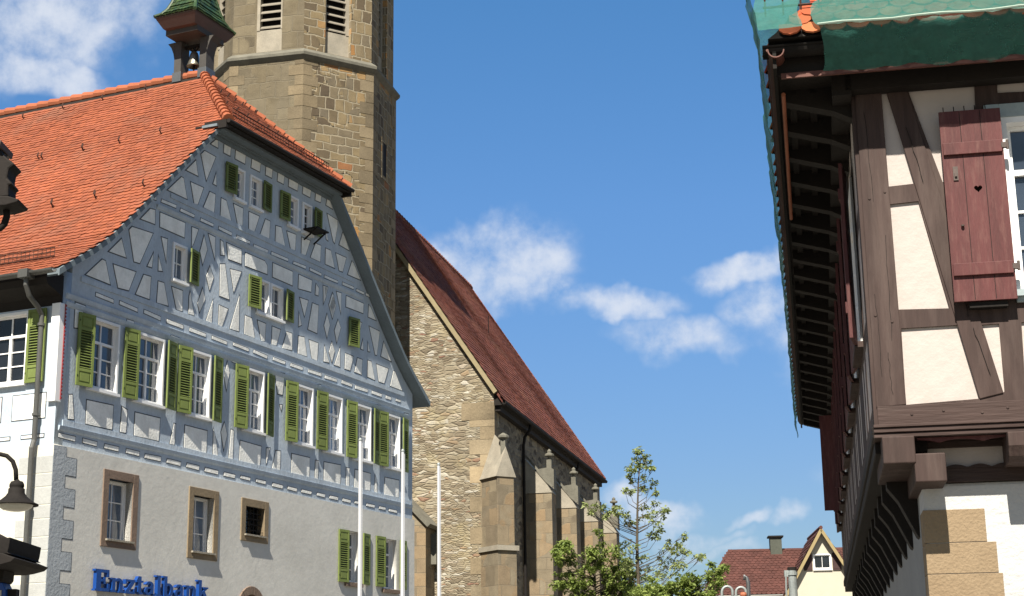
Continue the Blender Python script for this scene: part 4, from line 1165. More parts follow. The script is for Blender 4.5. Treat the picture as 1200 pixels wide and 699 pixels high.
x = 2.2
while x < HX-.5:
    hp2 += [rect(x, x+.75, 5.75, 6.75), rect(x, x+.75, 4.75, 5.6), rect(x, x+.75, 3.98, 4.6)]; x += .95
plate('timber_frame', rect(.0, HX, 3.78, 6.98), hp+[rect(*hw)]+hp2, fH, 0.0, .16, M['beam_brown'], house, bevel=.006)
m = MB(); m.box(.05, hw[0]-.004, .022, .14, 3.82, 6.95); m.box(hw[1]+.004, HX-.05, .022, .14, 3.82, 6.95)
m.box(hw[0]-.004, hw[1]+.004, .022, .14, 3.82, hw[2]-.004); m.box(hw[0]-.004, hw[1]+.004, .022, .14, hw[3]+.004, 6.95)
m.build('plaster_panel', M['panel_cream'], house)
# corner post and braces stand a little proud
m = MB()
m.prism([hf(1000, 88), hf(1031, 88), hf(1062, 475), hf(1027, 478)], fH, -.02, .0)
m.prism([hf(1034, 92), hf(1060, 97), hf(1176, 461), hf(1148, 468)], fH, -.012, .0)
m.build('corner_post', M['beam_brown'], house, bevel=.006)
m = MB()
for d, z0, z1 in ((-.07, 3.775, 3.80), (-.055, 3.735, 3.772), (-.04, 3.695, 3.73)): m.box(-.01, HX, d, .3, z0, z1)
m.prism(rect(.03, HX, 3.80, 3.955), fH, -.035, .0)
m.build('sill_moulding', M['beam_across'], house, bevel=.005)
m = MB(); rc_ = random.Random(21)
def crack(p, q, w, k=7):
    pts = []
    for i in range(k+1):
        t = i/k; j = rc_.uniform(-.006, .006)
        pts.append((p[0]+(q[0]-p[0])*t+j, p[1]+(q[1]-p[1])*t))
    for a_, b_ in zip(pts, pts[1:]):
        m.prism([(a_[0]-w, a_[1]), (a_[0]+w, a_[1]), (b_[0]+w*.7, b_[1]), (b_[0]-w*.7, b_[1])], fH, -.0225, -.0190)
for a_, b_ in (((.10, 6.5), (.12, 5.7)), ((.20, 5.4), (.19, 4.5)), ((.08, 4.9), (.09, 4.2)), ((.15, 4.4), (.16, 4.05))): crack(a_, b_, .0022)
for a_, b_ in (((1116, 300), (1135, 372)), ((1140, 385), (1160, 440)), ((1062, 150), (1082, 215))):
    crack(hf(*a_), hf(*b_), .0022)
m.build('timber_crack', M['iron'], house)
for x_, z_ in ((.07, 4.72), (.2, 4.66), (.09, 5.73), (.22, 5.78), (.30, 3.88), (.55, 3.9), (.85, 3.87), (1.05, 3.9)):
    m = MB(); d_ = -.036 if z_ < 3.95 else -.021
    m.tube([fH(x_, z_, d_-.006), fH(x_, z_, d_+.01)], .011, 8); m.build('wooden_peg', M['beam_brown'], house)
# window with grey-blue casing on the front
a, b, c, d = hw
m = MB()
m.prism(rect(a-.12, a, c-.02, d+.12), fH, -.03, .0); m.prism(rect(b, b+.12, c-.02, d+.12), fH, -.03, 0); m.prism(rect(a, b, d, d+.12), fH, -.028, 0); m.prism(rect(a, b, c-.10, c-.001), fH, -.04, .0)
m.build('window_casing', M['casing_grey'], house, bevel=.005)
window(a+.03, b-.03, c+.02, d-.03, fH, parent=house, proud=.02, rec=.12, rows=2, transom=.7, sillm='casing_grey')
# big board shutter, heart cut-out, battens, latch
sx0, sx1, sz0, sz1 = .70, 1.195, 4.77, 6.41
hx, hz, hs = .965, 5.72, .033
heart = []
for k in range(24):
    t = 2*PI*k/24
    heart.append((hx+hs*math.sin(t)**3, hz+hs*(13*math.cos(t)-5*math.cos(2*t)-2*math.cos(3*t)-math.cos(4*t))/16))
fSh = lambda a, b, d: Vector((a-.01*(b-5.6)*.0, d, b))
sh = plate('board_shutter', rect(sx0, sx1, sz0, sz1), [heart], fSh, -.125, -.095, M['shutter_red'], house, bevel=.003)
for z in (4.98, 6.02):
    m = MB(); m.box(sx0+.01, sx1-.012, -.15, -.127, z, z+.105)
    m.build('batten', M['shutter_red'], sh, bevel=.004)
m = MB()
for xx in (sx0+.165, sx0+.33): m.box(xx-.0025, xx+.0025, -.1262, -.124, sz0+.01, sz1-.01)
m.build('board_joint', M['iron'], sh)
m = MB(); m.box(.775, .815, -.135, -.126, 5.80, 5.92); m.box(.785, .805, -.15, -.135, 5.83, 5.86); m.lathe([(.001, 0), (.014, 0), (.014, .012), (.001, .012)], (.815, -.14, 5.40), 8)
for z in (5.03, 6.07): m.box(sx1-.02, sx1+.035, -.15, -.11, z-.015, z+.03); m.tube([(sx1+.03, -.14, z-.03), (sx1+.03, -.14, z+.05)], .012, 6)
m.build('latch', mat('rusty_latch', (.12, .09, .08), .6, .3, 5, 0, 40), sh)
m = MB()
for k in range(5): m.tube([(sx0+.04+k*.085, -.11, sz1), (sx0+.04+k*.085, -.11, sz1+.045)], .004, 4)
m.build('nails', M['iron'], sh)
m = MB(); m.box(sx0+.12, sx0+.42, -.094, .0, 4.72, 4.765); m.build('shutter_stop', M['iron'], house)
# jetty: beam ends, cross beam, infill, wavy boards
m = MB(); m.box(.045, .30, -.13, 1.2, 3.47, 3.69); m.build('beam_end', M['beam_brown'], house, bevel=.01)
m = MB(); m.box(.285, .53, -.12, 1.2, 3.315, 3.545); m.build('beam_end', M['beam_brown'], house, bevel=.01)
for x in (1.02, 1.75, 2.5, 3.25, 4.0, 4.75, 5.5, 6.25, 7.0):
    m = MB(); m.prism([(-.12, 3.69), (-.12, 3.58), (-.08, 3.50), (.0, 3.46), (1.2, 3.46), (1.2, 3.69)], lambda a, b, d: Vector((d, a, b)), x, x+.25); m.build('beam_end', M['beam_brown'], house, bevel=.008)
m = MB(); m.box(.36, HX, .285, .5, 3.36, 3.47); m.box(.1, HX, .26, .5, 3.64, 3.69)
xs_ = [.54, .70, .86, 1.02]
wave = [(.54, 3.47)]
for k in range(25): t = k/24; wave.append((.54+.48*t, 3.475+.025*abs(math.sin(t*PI*2.5))))
wave.append((1.02, 3.465)); m.prism(wave, fH, .275, .30)
m.build('jetty_beam', M['beam_across'], house)
m = MB()
wv = [(.33, 3.69)]
for k in range(31): t = k/30; wv.append((.33+.69*t, 3.645+.03*abs(math.cos(t*PI*2))**.7))
wv.append((1.02, 3.69)); m.prism(wv[::-1], fH, .02, .05)
m.build('wavy_board', M['shutter_red'], house)
m = MB(); m.box(.4, HX, .31, .5, 3.47, 3.64); m.build('jetty_infill', M['panel_cream'], house)
# ground floor
m = MB(); m.box(.36, HX, .34, .84, 0, 3.36); m.build('ground_floor_wall', M['wall_white'], house, bevel=.03)
m = MB(); m.box(.36, .86, .842, HYL, 0, 3.66); m.build('side_ground_wall', mat('grey_side_plaster', (.42, .42, .42), .9, .1, 1, .01, 14), house)
m = MB(); z = 3.14; rr = random.Random(2)
for i, (h, w) in enumerate(((.27, .48), (.25, .55), (.30, .58), (.28, .50), (.31, .62), (.27, .5), (.3, .6), (.3, .52), (.28, .6), (.3, .5))):
    m.box(.352, .36+w, .331, .70, z-h+.005, z); z -= h
m.build('sandstone_quoin', M['sandstone'], house, bevel=.003)
# side jetty underside and its bracket beams
m = MB(); m.box(.0, .42, .2, HYL, 3.60, 3.70); m.box(-.02, .16, .02, HYL, 3.70, 3.80)
m.build('side_jetty_beam', M['dark_wood'], house, bevel=.01)
for i in range(16):
    y = 1.0+i*1.05
    m = MB(); m.prism([(.11, 3.60), (.40, 3.60), (.40, 2.95), (.34, 3.0), (.20, 3.30), (.11, 3.42)], lambda a, b, d: Vector((a, d, b)), y, y+.22); m.build('jetty_bracket', M['dark_wood'], house, bevel=.006)
# side wall of the upper floor: posts, rails, plaster, windows with red shutters standing out
SWN = [1.15+i*1.72 for i in range(10)]
sp = []
for i, y in enumerate(SWN):
    if i: sp += [rect(SWN[i-1]+1.02, y-.16, 4.9, 6.3)]
    sp += [rect(y+.0, y+.39, 3.98, 4.62), rect(y+.51, y+.9, 3.98, 4.62), rect(y, y+.9, 6.42, 6.75)]
sp += [rect(.28, .95, 5.75, 6.7), rect(.28, .95, 4.75, 5.6), rect(.28, .95, 3.98, 4.6)]
plate('side_timber_frame', rect(.162, HYL, 3.80, 6.98), sp+[rect(y, y+.9, 4.75, 6.3) for y in SWN], fHs, 0.0, .16, M['beam_brown'], house, bevel=.005)
m = MB(); m.box(.005, .03, .2, HYL, 3.85, 6.95)
m.build('side_plaster_panel', M['panel_cream'], house)
for y in SWN:
    window(y+.02, y+.88, 4.78, 6.28, fHs, parent=house, glass='glass_dark', proud=.02, rec=.008, rows=2, transom=.7, sillm='beam_brown')
    for yy, s in ((y-.01, -1), (y+.91, 1)):
        far = 13 < y < 14.5 and s > 0
        m = MB(); w = .27 if far else .36
        m.box(0, w, -.03, 0, 4.72, 6.33); m.box(.02, w-.02, -.05, -.03, 4.95, 5.05); m.box(.02, w-.02, -.05, -.03, 6.0, 6.1)
        ang = PI if far else (R(-90-8) if s < 0 else R(90+6))
        m.build('board_shutter', M['shutter_red'], house, loc=(-.045, yy, 0), rot=(0, 0, ang))
m = MB(); m.box(.17, HX-.1, HYL-.2, HYL, 0, 6.9); m.box(HX-.2, HX, .2, HYL, 0, 6.9); m.build('rear_wall', M['wall_white'], house)
# eaves
OF, OS, ZEV = .60, .64, 6.90
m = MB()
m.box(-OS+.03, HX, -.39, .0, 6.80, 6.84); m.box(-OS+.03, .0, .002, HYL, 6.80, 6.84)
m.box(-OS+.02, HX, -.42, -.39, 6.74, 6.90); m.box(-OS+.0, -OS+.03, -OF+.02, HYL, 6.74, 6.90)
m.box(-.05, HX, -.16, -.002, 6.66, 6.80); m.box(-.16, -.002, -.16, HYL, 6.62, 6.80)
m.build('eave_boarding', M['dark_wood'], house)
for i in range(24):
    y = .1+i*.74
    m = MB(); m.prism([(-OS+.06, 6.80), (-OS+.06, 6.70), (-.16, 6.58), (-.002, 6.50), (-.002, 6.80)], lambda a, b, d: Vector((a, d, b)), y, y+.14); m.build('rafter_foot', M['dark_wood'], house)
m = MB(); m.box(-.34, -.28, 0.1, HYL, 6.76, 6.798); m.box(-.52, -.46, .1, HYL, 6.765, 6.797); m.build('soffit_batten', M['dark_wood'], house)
m = MB(); m.box(-OS+.06, HX, -.445, -.421, 6.70, 6.745); m.build('fascia_strip', M['copper'], house)
def half_gutter(fn, a0, a1, c, zc, r, mt, name):
    m = MB(); n = 10
    pf = [(c+r*math.cos(PI+PI*k/n), zc+r*math.sin(PI+PI*k/n)) for k in range(n+1)]+[(c+(r-.01)*math.cos(2*PI-PI*k/n), zc+(r-.01)*math.sin(2*PI-PI*k/n)) for k in range(n+1)]
    m.prism(pf, fn, a0, a1)
    m.tube([fn(c-r, zc, a0), fn(c-r, zc, a1)], .012, 6)
    return m.build(name, mt, house)
half_gutter(lambda a, b, d: Vector((d, a, b)), -OS-.08, HX, -.515, 6.935, .078, M['iron'], 'front_gutter')
half_gutter(lambda a, b, d: Vector((a, d, b)), -OF-.02, HYL+.1, -OS+.03, 6.89, .07, M['copper'], 'side_gutter')
m = MB(); m.tube([(-OS+.07, -.1, 6.69), (-OS+.07, 3.6, 6.69)], .018, 8); m.build('sunlit_strip', M['orange_bright'], house)  # added orange tube stands for sunlight falling on an eave board
# hipped roof
PT = 1.15
def zr(o): return ZEV+.08+o*PT
rx0, ry0 = -OS-.03, -OF-.04
rise = (HX-rx0)/2
top = [(rx0+rise, ry0+rise, zr(rise)), (rx0+rise, HYL+.1, zr(rise))]
m = MB()
vs = [(rx0, ry0, zr(0)), (HX+.6, ry0, zr(0)), (rx0, HYL+.1, zr(0)), (HX+.6, HYL+.1, zr(0))]+top
m.add(vs, [(0, 1, 4), (0, 4, 5, 2), (1, 3, 5, 4), (0, 2, 3, 1), (2, 5, 3)])
hro = m.build('roof', M['dark_wood'], house)
kk = math.hypot(1, PT)
tiles('roof_tiles', M['tile_red'], hro, lambda a, b: Vector((rx0-.0+a, ry0-.03+b/kk, zr(b/kk)-.01)), 30, 16, .185, .165, lambda a, b: a > b/kk+.04, thick=.018, rnd=.55)
tiles('side_roof_tiles', M['tile_red'], hro, lambda a, b: Vector((rx0-.03+b/kk, ry0+18.4-a, zr(b/kk)-.01)), 52, 9, .36, .30, lambda a, b: 18.4-a > b/kk+.05, thick=.02, rnd=.5)
m = MB(); caps((rx0+.25, ry0+.25, zr(.25)-.05), top[0], 18, m, r=.06); m.build('hip_tiles', M['tile_red'], hro)
m = MB()
for k in (0, .16): m.tube([(-.70, ry0+.26, zr(.26)+.10+k), (4.2, ry0+.26, zr(.26)+.10+k)], .011, 5)
for i in range(33): m.tube([(-.68+i*.15, ry0+.26, zr(.26)+.02), (-.68+i*.15, ry0+.26, zr(.26)+.28)], .008, 4)
m.build('snow_guard', M['iron_rust'], hro)
# ---- green debris netting laid over roof and gutters
net = empty('debris_netting', house.matrix_basis @ Vector((0, 0, 6.9)), -DL)
tag(net, 'green scaffold debris netting draped over the tiled roof and gutters of the half-timbered house', 'netting')
def sheet(name, P, nu, nv, amp, lift=.0):
    m = MB(); vs = []
    for j in range(nv+1):
        for i in range(nu+1):
            p = P(i/nu, j/nv)
            q = Vector((p.x*3.1, p.y*3.1, p.z*3.1))
            d = mnoise.noise_vector(q)*amp + mnoise.noise_vector(q*3.3)*amp*.55 + mnoise.noise_vector(Vector((q.x*5, q.y*1.5, q.z*1.5)))*amp*.3
            d.z = d.z*.6
            vs.append(p+d-Vector((0, 0, 6.9)))
    m.add(vs, [(j*(nu+1)+i, j*(nu+1)+i+1, (j+1)*(nu+1)+i+1, (j+1)*(nu+1)+i) for j in range(nv) for i in range(nu)])
    return m.build(name, M['net'], net, smooth=True)
def roofpt(x, o, l=.085): return Vector((x, ry0+o-l*.75, zr(o)+l*.66))
def poly_at(pts, t):
    L = [0]
    for a, b in zip(pts, pts[1:]): L.append(L[-1]+(b-a).length)
    s = t*L[-1]
    for i in range(len(pts)-1):
        if s <= L[i+1] or i == len(pts)-2: return pts[i].lerp(pts[i+1], (s-L[i])/(L[i+1]-L[i]))
def P_f2(u, v):
    x = -.26+u*4.6+.05*math.sin(v*9)
    pts = [roofpt(x, min(2.6, max(.62, x-rx0+.03)), .11), roofpt(x, .02, .09), Vector((x, ry0-.085, 7.02)), Vector((x, ry0-.03, 6.95)), Vector((x, ry0+.05, 6.86)), Vector((x, ry0+.19, 6.72+.03*mnoise.noise(Vector((x*5, 1, 2)))))]
    return poly_at(pts, v)
sheet('front_net', P_f2, 110, 80, .026)
m = MB(); m.tube([Vector((-.26+i*.2, ry0-.095, 7.035-6.9+.008*math.sin(i*1.7))) for i in range(24)], .011, 6); m.build('net_hem', mat('pale_green_hem', (.40, .52, .44), .7, .15, 6, 0, 30), net)
def P_f1(u, v):
    x = -.76+u*.37+.02*math.sin(v*7)
    return poly_at([roofpt(x, .62, .12), roofpt(x, .0, .085)], v)
sheet('corner_net', P_f1, 12, 40, .018)
def P_s(u, v):
    y = ry0-.06+u*(HYL+.4-ry0)
    big = 1.0 if y < 4.4 else max(.28, 1-(y-4.4)*1.6)
    o = .9
    X = lambda o: rx0+o
    pts = [Vector((X(1.6), y, zr(1.6)+.05)), Vector((X(.05)-.03, y, zr(.05)+.06)), Vector((X(0)-.05-.035*big, y, 6.98)), Vector((X(0)-.05-.03*big, y, 6.86)), Vector((X(0)-.06, y, 6.72-.06*big)), Vector((X(0)-.035, y, 6.62-.10*big))]
    if y < 1.6:
        k = max(0., (y-ry0-.02)); 
        lim = min(1.6, max(.06, k)); pts[0] = Vector((X(lim), y, zr(lim)+.05))
    if y < .75:
        f_ = min(1, (.75-y)/.5)
        pts[0] = pts[0].lerp(Vector((X(0)-.17, y, zr(0)+.62)), f_); pts[1] = pts[1].lerp(Vector((X(0)-.09, y, zr(0)+.16)), f_)
    return poly_at(pts, v)
sheet('side_net', P_s, 150, 26, .028)

# ================================================================ SMALLER THINGS
def at(x, y, Y):
    q = ray(x, y); return O+q*(Y/q.y)
# ---- flagpoles
for (x, y, Y, lab, r) in ((424, 514, 33.6, 'white flagpole in front of the green shuttered ground floor windows, leftmost of three', .039),
                       (472, 527, 35.0, 'white flagpole just left of the town hall corner, middle of three', .039),
                       (514, 543, 37.0, 'white flagpole standing before the stone church wall, rightmost of three', .039)):
    p = at(x, y, Y)
    f = empty('flagpole', (p.x, p.y, 0)); tag(f, lab, 'flagpole', 'flagpoles in front of the town hall')
    if x == 424: f.rotation_euler = (0, R(-.25), 0)
    m = MB(); m.tube([(0, 0, 0), (0, 0, 3.5), (0, 0, p.z-.06)], [r*1.15, r, r*.86], 14); m.build('pole', M['pole_white'], f, smooth=False)
    m = MB(); m.lathe([(r*.6, 0), (r*1.05, .01), (r*1.05, .035), (r*.7, .06), (.01, .075)], (0, 0, p.z-.06), 12); m.build('cap', M['galv'], f)
    m = MB(); m.tube([(r*1.3, .0, .9), (r*1.25, 0, 2.2), (r*1.1, 0, p.z-.1)], .006, 4); m.build('halyard', M['pole_white'], f)
    m = MB(); m.lathe([(.16, 0), (.16, .02), (.1, .05), (.085, .25)], (0, 0, 0), 14); m.build('base', M['galv'], f)

# ---- old street lamp at the left edge
LP = at(-48, 600, 14)
lamp = empty('street_lamp', (LP.x, LP.y, 0)); tag(lamp, 'dark bell-shaped street lamp hanging from a curved arm at the left edge', 'street lamp')
def rel(x, y, Y=14.0):
    p = at(x, y, Y); return Vector((p.x-LP.x, p.y-LP.y, p.z))
m = MB(); m.tube([(0, 0, 0), (0, 0, .8), (0, 0, .9), (0, 0, 4.2)], [.09, .085, .055, .05], 12); m.lathe([(.02, 0), (.06, .03), (.03, .12)], (0, 0, 4.2), 10)
m.build('post', M['iron'], lamp)
arm = [rel(x, y) for x, y in ((-48, 560), (-30, 540), (-12, 533), (0, 532.5), (8, 534.5), (15, 541), (18.5, 551), (19, 563))]
m = MB(); m.tube(arm, .020, 10); m.build('arm', M['iron'], lamp, smooth=True)
c = rel(19, 581)
px = 14.3/FPX
ps = [(2, -18.5), (3, -17), (6.5, -16), (8.2, -13), (8.4, -10), (7.6, -9), (9.2, -7.5), (9.4, -3), (12, 1), (16.5, 5), (22, 8.5), (25.5, 10), (25.5, 11.5), (21, 11), (15, 10.5)]
m = MB(); m.lathe([(r*px, -z*px) for r, z in ps], c, 28, cap=False); m.build('shade', M['iron'], lamp, smooth=True)
m = MB(); m.lathe([(19.5*px, -10.8*px), (18.5*px, -13.5*px), (14*px, -16.5*px), (7*px, -18*px), (.3*px, -18.4*px)], c, 24, cap=False)
m.build('glass_bowl', mat('milky_lamp_glass', (.62, .60, .52), .25, .08, 4, 0, 30, spec=.6), lamp, smooth=True)

# ---- dark roofed notice board below the lamp, carved ornament high on a post
bp = at(-34, 690, 13)
nb = empty('roofed_notice_board', (bp.x, bp.y, 0)); tag(nb, 'dark shingled little roof of a notice board with blue panel, at the bottom left edge', 'notice board')
k = 13.3/FPX
def nbp(x, y, d=0.0):
    p = at(x, y, 13); return Vector((p.x-bp.x, d, p.z))
m = MB()
for sx in (-.33, .33): m.box(sx-.05, sx+.05, -.05, .05, 0, 2.6)
m.build('post', M['dark_wood'], nb)
def ext(poly, d0, d1, mt, name, bev=.006):
    m = MB(); m.prism([(nbp(x, y).x, nbp(x, y).z) for x, y in poly], lambda a, b, d: Vector((a, d, b)), d0, d1); return m.build(name, mt, nb, bevel=bev)
r1 = ext([(-110, 644), (-34, 612), (0, 629.5), (27, 636.5), (31, 636), (29, 648), (27.5, 653), (31, 655), (0, 653), (-34, 640), (-100, 656)], -.42, .42, M['iron'], 'roof')
ext([(-100, 653), (0, 652), (24, 654.5), (38, 660), (33, 664.5), (20, 668), (10, 669.5), (-80, 669.5)], -.46, .46, M['dark_wood'], 'eave_board')
ext([(-80, 669.5), (11, 669.5), (10, 680), (7, 684), (-76, 684)], -.14, .14, M['dark_wood'], 'frame_head')
ext([(-76, 683.9), (7.5, 683.9), (11, 692), (11, 760), (-78, 760)], -.10, .10, M['sign_blue'], 'panel')
m = MB(); a_ = nbp(-60, 694); b_ = nbp(6.5, 694); c_ = nbp(0, 740)
m.box(a_.x, b_.x, -.112, -.101, c_.z, a_.z); m.build('poster', M['cream_wall'], nb)

op = at(-30, 400, 15)
orn = empty('carved_ornament', (op.x, op.y, 0)); tag(orn, 'dark spiky carved ornament jutting in at the left edge in front of the orange roof', 'ornament')
def orp(x, y): p = at(x, y, 15); return p.x-op.x, p.z
def oext(poly, d0, d1, mt, name, bev=.01):
    m = MB(); m.prism([orp(x, y) for x, y in poly], lambda a, b, d: Vector((a, d, b)), d0, d1); return m.build(name, mt, orn, bevel=bev)
m = MB(); m.lathe([(.11, 0), (.10, 3), (.085, 5.2), (.085, 6.95), (.02, 7.1)], (0, 0, 0), 12); m.build('post', M['dark_wood'], orn)
oext([(-60, 165), (0, 166), (9, 173), (7, 180), (0, 178), (-60, 184)], -.20, .20, M['turret_soffit'], 'cap_board')
oext([(-52, 178), (5, 180), (8, 186), (22, 197.4), (15, 203), (13, 214), (15.5, 216), (19, 220.5), (14.5, 222), (14.5, 235), (-50, 245)], -.13, .13, M['dark_wood'], 'carved_body', .02)
oext([(-48, 236), (14.5, 235.5), (28, 239.5), (26, 242.5), (12, 246.5), (-46, 250)], -.16, .16, M['dark_wood'], 'spiked_ledge')
m = MB(); pts = [(7.5, 244), (8, 254), (5, 263), (0, 268.5), (-8, 270), (-14, 266), (-15, 259)]
m.tube([Vector((orp(x, y)[0], 0, orp(x, y)[1])) for x, y in pts], [.030, .034, .034, .030, .026, .02, .012], 10); m.build('hook', M['iron'], orn, smooth=True)
m = MB()
for x, y, q, w in ((20, 197, 27, 199), (18, 220, 23, 222)):
    a_, b_ = orp(x-6, y), orp(x, y); m.tube([(a_[0], 0, a_[1]), (b_[0]+.0, 0, b_[1])], [.05, .006], 8)
m.build('spike', M['dark_wood'], orn)

# ---- steel post with clamp near the cream house
p = at(928, 665, 26)
st = empty('steel_post', (p.x, p.y, 0)); tag(st, 'galvanised steel post with black cap and clamp in front of the cream house', 'post')
m = MB(); m.tube([(0, 0, 0), (0, 0, p.z-.05)], .070, 14); m.build('pole', M['galv'], st)
m = MB(); m.tube([(0, 0, p.z-.05), (0, 0, p.z)], .074, 14); m.build('cap', M['iron'], st)
m = MB(); m.tube([(0, 0, p.z-.13), (0, 0, p.z-.08)], .085, 14); m.box(-.13, -.05, -.03, .03, p.z-.15, p.z-.05); m.tube([(-.105, -.02, p.z-.08), (-.115, -.02, p.z-.4), (-.11, -.02, .3)], .016, 6); m.build('clamp', M['galv'], st)
# ---- pair of gooseneck pipes
p = at(852, 699, 30)
gn = empty('gooseneck_pipes', (p.x, p.y, 0)); tag(gn, 'grey bent gooseneck pipes with a dark curved upright behind the tree', 'pipe stand')
def gp(x, y): q = at(x, y, 30); return Vector((q.x-p.x, 0, q.z))
for x0, x1, ytop in ((846, 858.5, 687.5), (862.5, 874, 688.5)):
    pts = [Vector((gp(x0, 699).x, 0, .0)), gp(x0, 697)]
    for k in range(9):
        t = PI-PI*k/8; pts.append(gp((x0+x1)/2+(x1-x0)/2*math.cos(t), 694-(694-ytop)*math.sin(t)))
    pts.append(gp(x1, 712))
    m = MB(); m.tube(pts, .026, 8); m.build('pipe', M['galv'], gn, smooth=True)
m = MB(); m.tube([Vector((gp(877.5, 690).x, .05, 0)), gp(877.5, 699)+Vector((0, .05, 0)), gp(877.3, 684)+Vector((0, .05, 0)), gp(875.5, 677)+Vector((0, .05, 0)), gp(872.8, 674)+Vector((0, .05, 0)), gp(872.5, 680)+Vector((0, .05, 0))], [.045, .042, .038, .032, .022, .02], 8); m.build('upright', M['zinc'], gn, smooth=True)
m = MB(); a_ = gp(870.5, 697.5); m.lathe([(.0, .05), (.05, .045), (.065, 0), (.05, -.05), (.0, -.06)], (a_.x, -.08, a_.z), 10); m.box(a_.x-.02, a_.x+.02, -.1, .03, .5, a_.z-.03); m.build('orange_cap', M['orange_bright'], gn)

# ---- cream house far right
CHO = at(966, 699, 80)
ch = empty('cream_house', (CHO.x, CHO.y, 0), R(-4)); tag(ch, 'cream rendered house with brown tiled roof, grey chimney and a front gable', 'house')
GZ, GE, GHW = 9.95, 6.75, 1.90
fG = lambda a, b, d: Vector((a, d, b))
wl = (-.52, .42, 7.86, 8.72)
plate('front_gable_wall', [(-GHW, 0), (GHW, 0), (GHW, GE), (0, GZ-.12), (-GHW, GE)], [rect(-.42, .42, 7.95, 8.65), rect(-1.05, 1.4, 5.0, 6.35)], fG, 0, .25, M['cream_wall'], ch)
window(-.42, .42, 7.95, 8.65, fG, parent=ch, glass='glass_dark', lights=1, transom=1, rows=0, rec=.07)
window(-1.05, 1.4, 5.0, 6.35, fG, parent=ch, glass='glass_dark', lights=2, transom=1, rows=0, rec=.07)
for x in (-.92, .50):
    m = MB(); m.box(x, x+.42, -.06, -.01, 7.88, 8.72); m.box(x+.05, x+.37, -.068, -.06, 7.95, 8.65); m.build('shutter', M['brown_paint'], ch)
m = MB()
for s in (-1, 1):
    e = [(s*(GHW+.28), -.35, GE-.47), (0, -.35, GZ), (0, 5.5, GZ), (s*(GHW+.28), 5.5, GE-.47)]
    if s > 0: e = e[::-1]
    m.add(e+[(x, y, z-.16) for x, y, z in e], [(0, 1, 2, 3), (7, 6, 5, 4), (0, 4, 5, 1), (1, 5, 6, 2), (2, 6, 7, 3), (3, 7, 4, 0)])
gro = m.build('gable_roof', M['tile_far'], ch)
m = MB()
for s in (-1, 1): m.bar((s*(GHW+.26), -.37, GE-.56), (0, -.37, GZ-.10), .05, .15)
m.build('verge_board', mat('ochre_verge_board', (.42, .33, .17), .8, .1, 2, 0, 20), gro)
# main body to the left
m = MB(); m.box(-5.6, 6.5, 1.2, 9.0, 0, 6.75); m.build('main_wall', M['cream_wall'], ch)
m = MB()
ML, MRr, MF, MBk, MZ, MRZ = -6.0, 7.0, .75, 9.6, 6.75, 9.35
ym = (MF+MBk)/2
vs = [(ML, MF, MZ), (MRr, MF, MZ), (MRr, MBk, MZ), (ML, MBk, MZ), (ML+1.75, ym, MRZ), (MRr-1.75, ym, MRZ)]
m.add(vs, [(0, 1, 5, 4), (1, 2, 5), (2, 3, 4, 5), (3, 0, 4), (3, 2, 1, 0)])
mro = m.build('main_roof', M['tile_far'], ch)
sl2 = (MRZ-MZ)/(ym-MF); k2 = math.hypot(1, sl2)
tiles('roof_tiles', M['tile_far'], mro, lambda a, b: Vector((ML+a, MF-.03+b/k2, MZ+.01+b/k2*sl2)), 54, 18, .24, .29, lambda a, b: a > b/k2*1.75/(ym-MF) and a < 13-b/k2*1.75/(ym-MF), thick=.03, rnd=.4)
for s in (-1, 1):
    L_ = math.hypot(GHW+.28, GZ-GE+.47); ca, sa = (GHW+.28)/L_, (GZ-GE+.47)/L_
    if s < 0: P_ = lambda a, b: Vector((-(GHW+.30)+b*ca, 5.4-a, GE-.48+b*sa))
    else: P_ = lambda a, b: Vector((GHW+.30-b*ca, -.3+a, GE-.48+b*sa))
    tiles('gable_tiles', M['tile_far'], gro, P_, 24, int(L_/.27), .24, .27, lambda a, b: 0 < a < 5.7, thick=.03, rnd=.4)
m = MB(); m.tube([(ML+1.75, ym, MRZ+.02), (MRr-1.75, ym, MRZ+.02)], .09, 8); m.tube([(0, -.36, GZ+.02), (0, 5.5, GZ+.02)], .09, 8); m.tube([(ML, MF, MZ+.02), (ML+1.75, ym, MRZ+.02)], .08, 8); m.build('ridge_tiles', M['tile_far'], mro)
m = MB(); m.box(-2.1, -1.5, ym-.5, ym+.2, 8.4, 10.02); c_ = m.build('chimney', M['chimney'], ch)
m = MB(); m.box(-2.2, -1.4, ym-.6, ym+.3, 10.02, 10.10); m.build('cap', M['iron'], c_)
m = MB(); m.box(-2.3, -1.3, ym-.75, ym-.5, 8.63, 8.70); m.build('flashing', M['galv'], c_)
m = MB(); m.tube([(ML, MF-.06, MZ-.02), (-1.9, MF-.06, MZ-.02)], .06, 8); m.box(ML+.3, -1.95, MF-.05, 1.2, MZ-.14, MZ-.05); m.build('gutter', M['zinc_dark'], ch)
m = MB(); m.box(-2.9, -1.95, -.1, 1.0, 6.3, 6.42); m.build('balcony_slab', M['white'], ch)
window(-4.6, -3.4, 5.2, 6.3, lambda a, b, d: Vector((a, 1.2+d, b)), parent=ch, glass='glass_dark', proud=.05, rec=-.03)

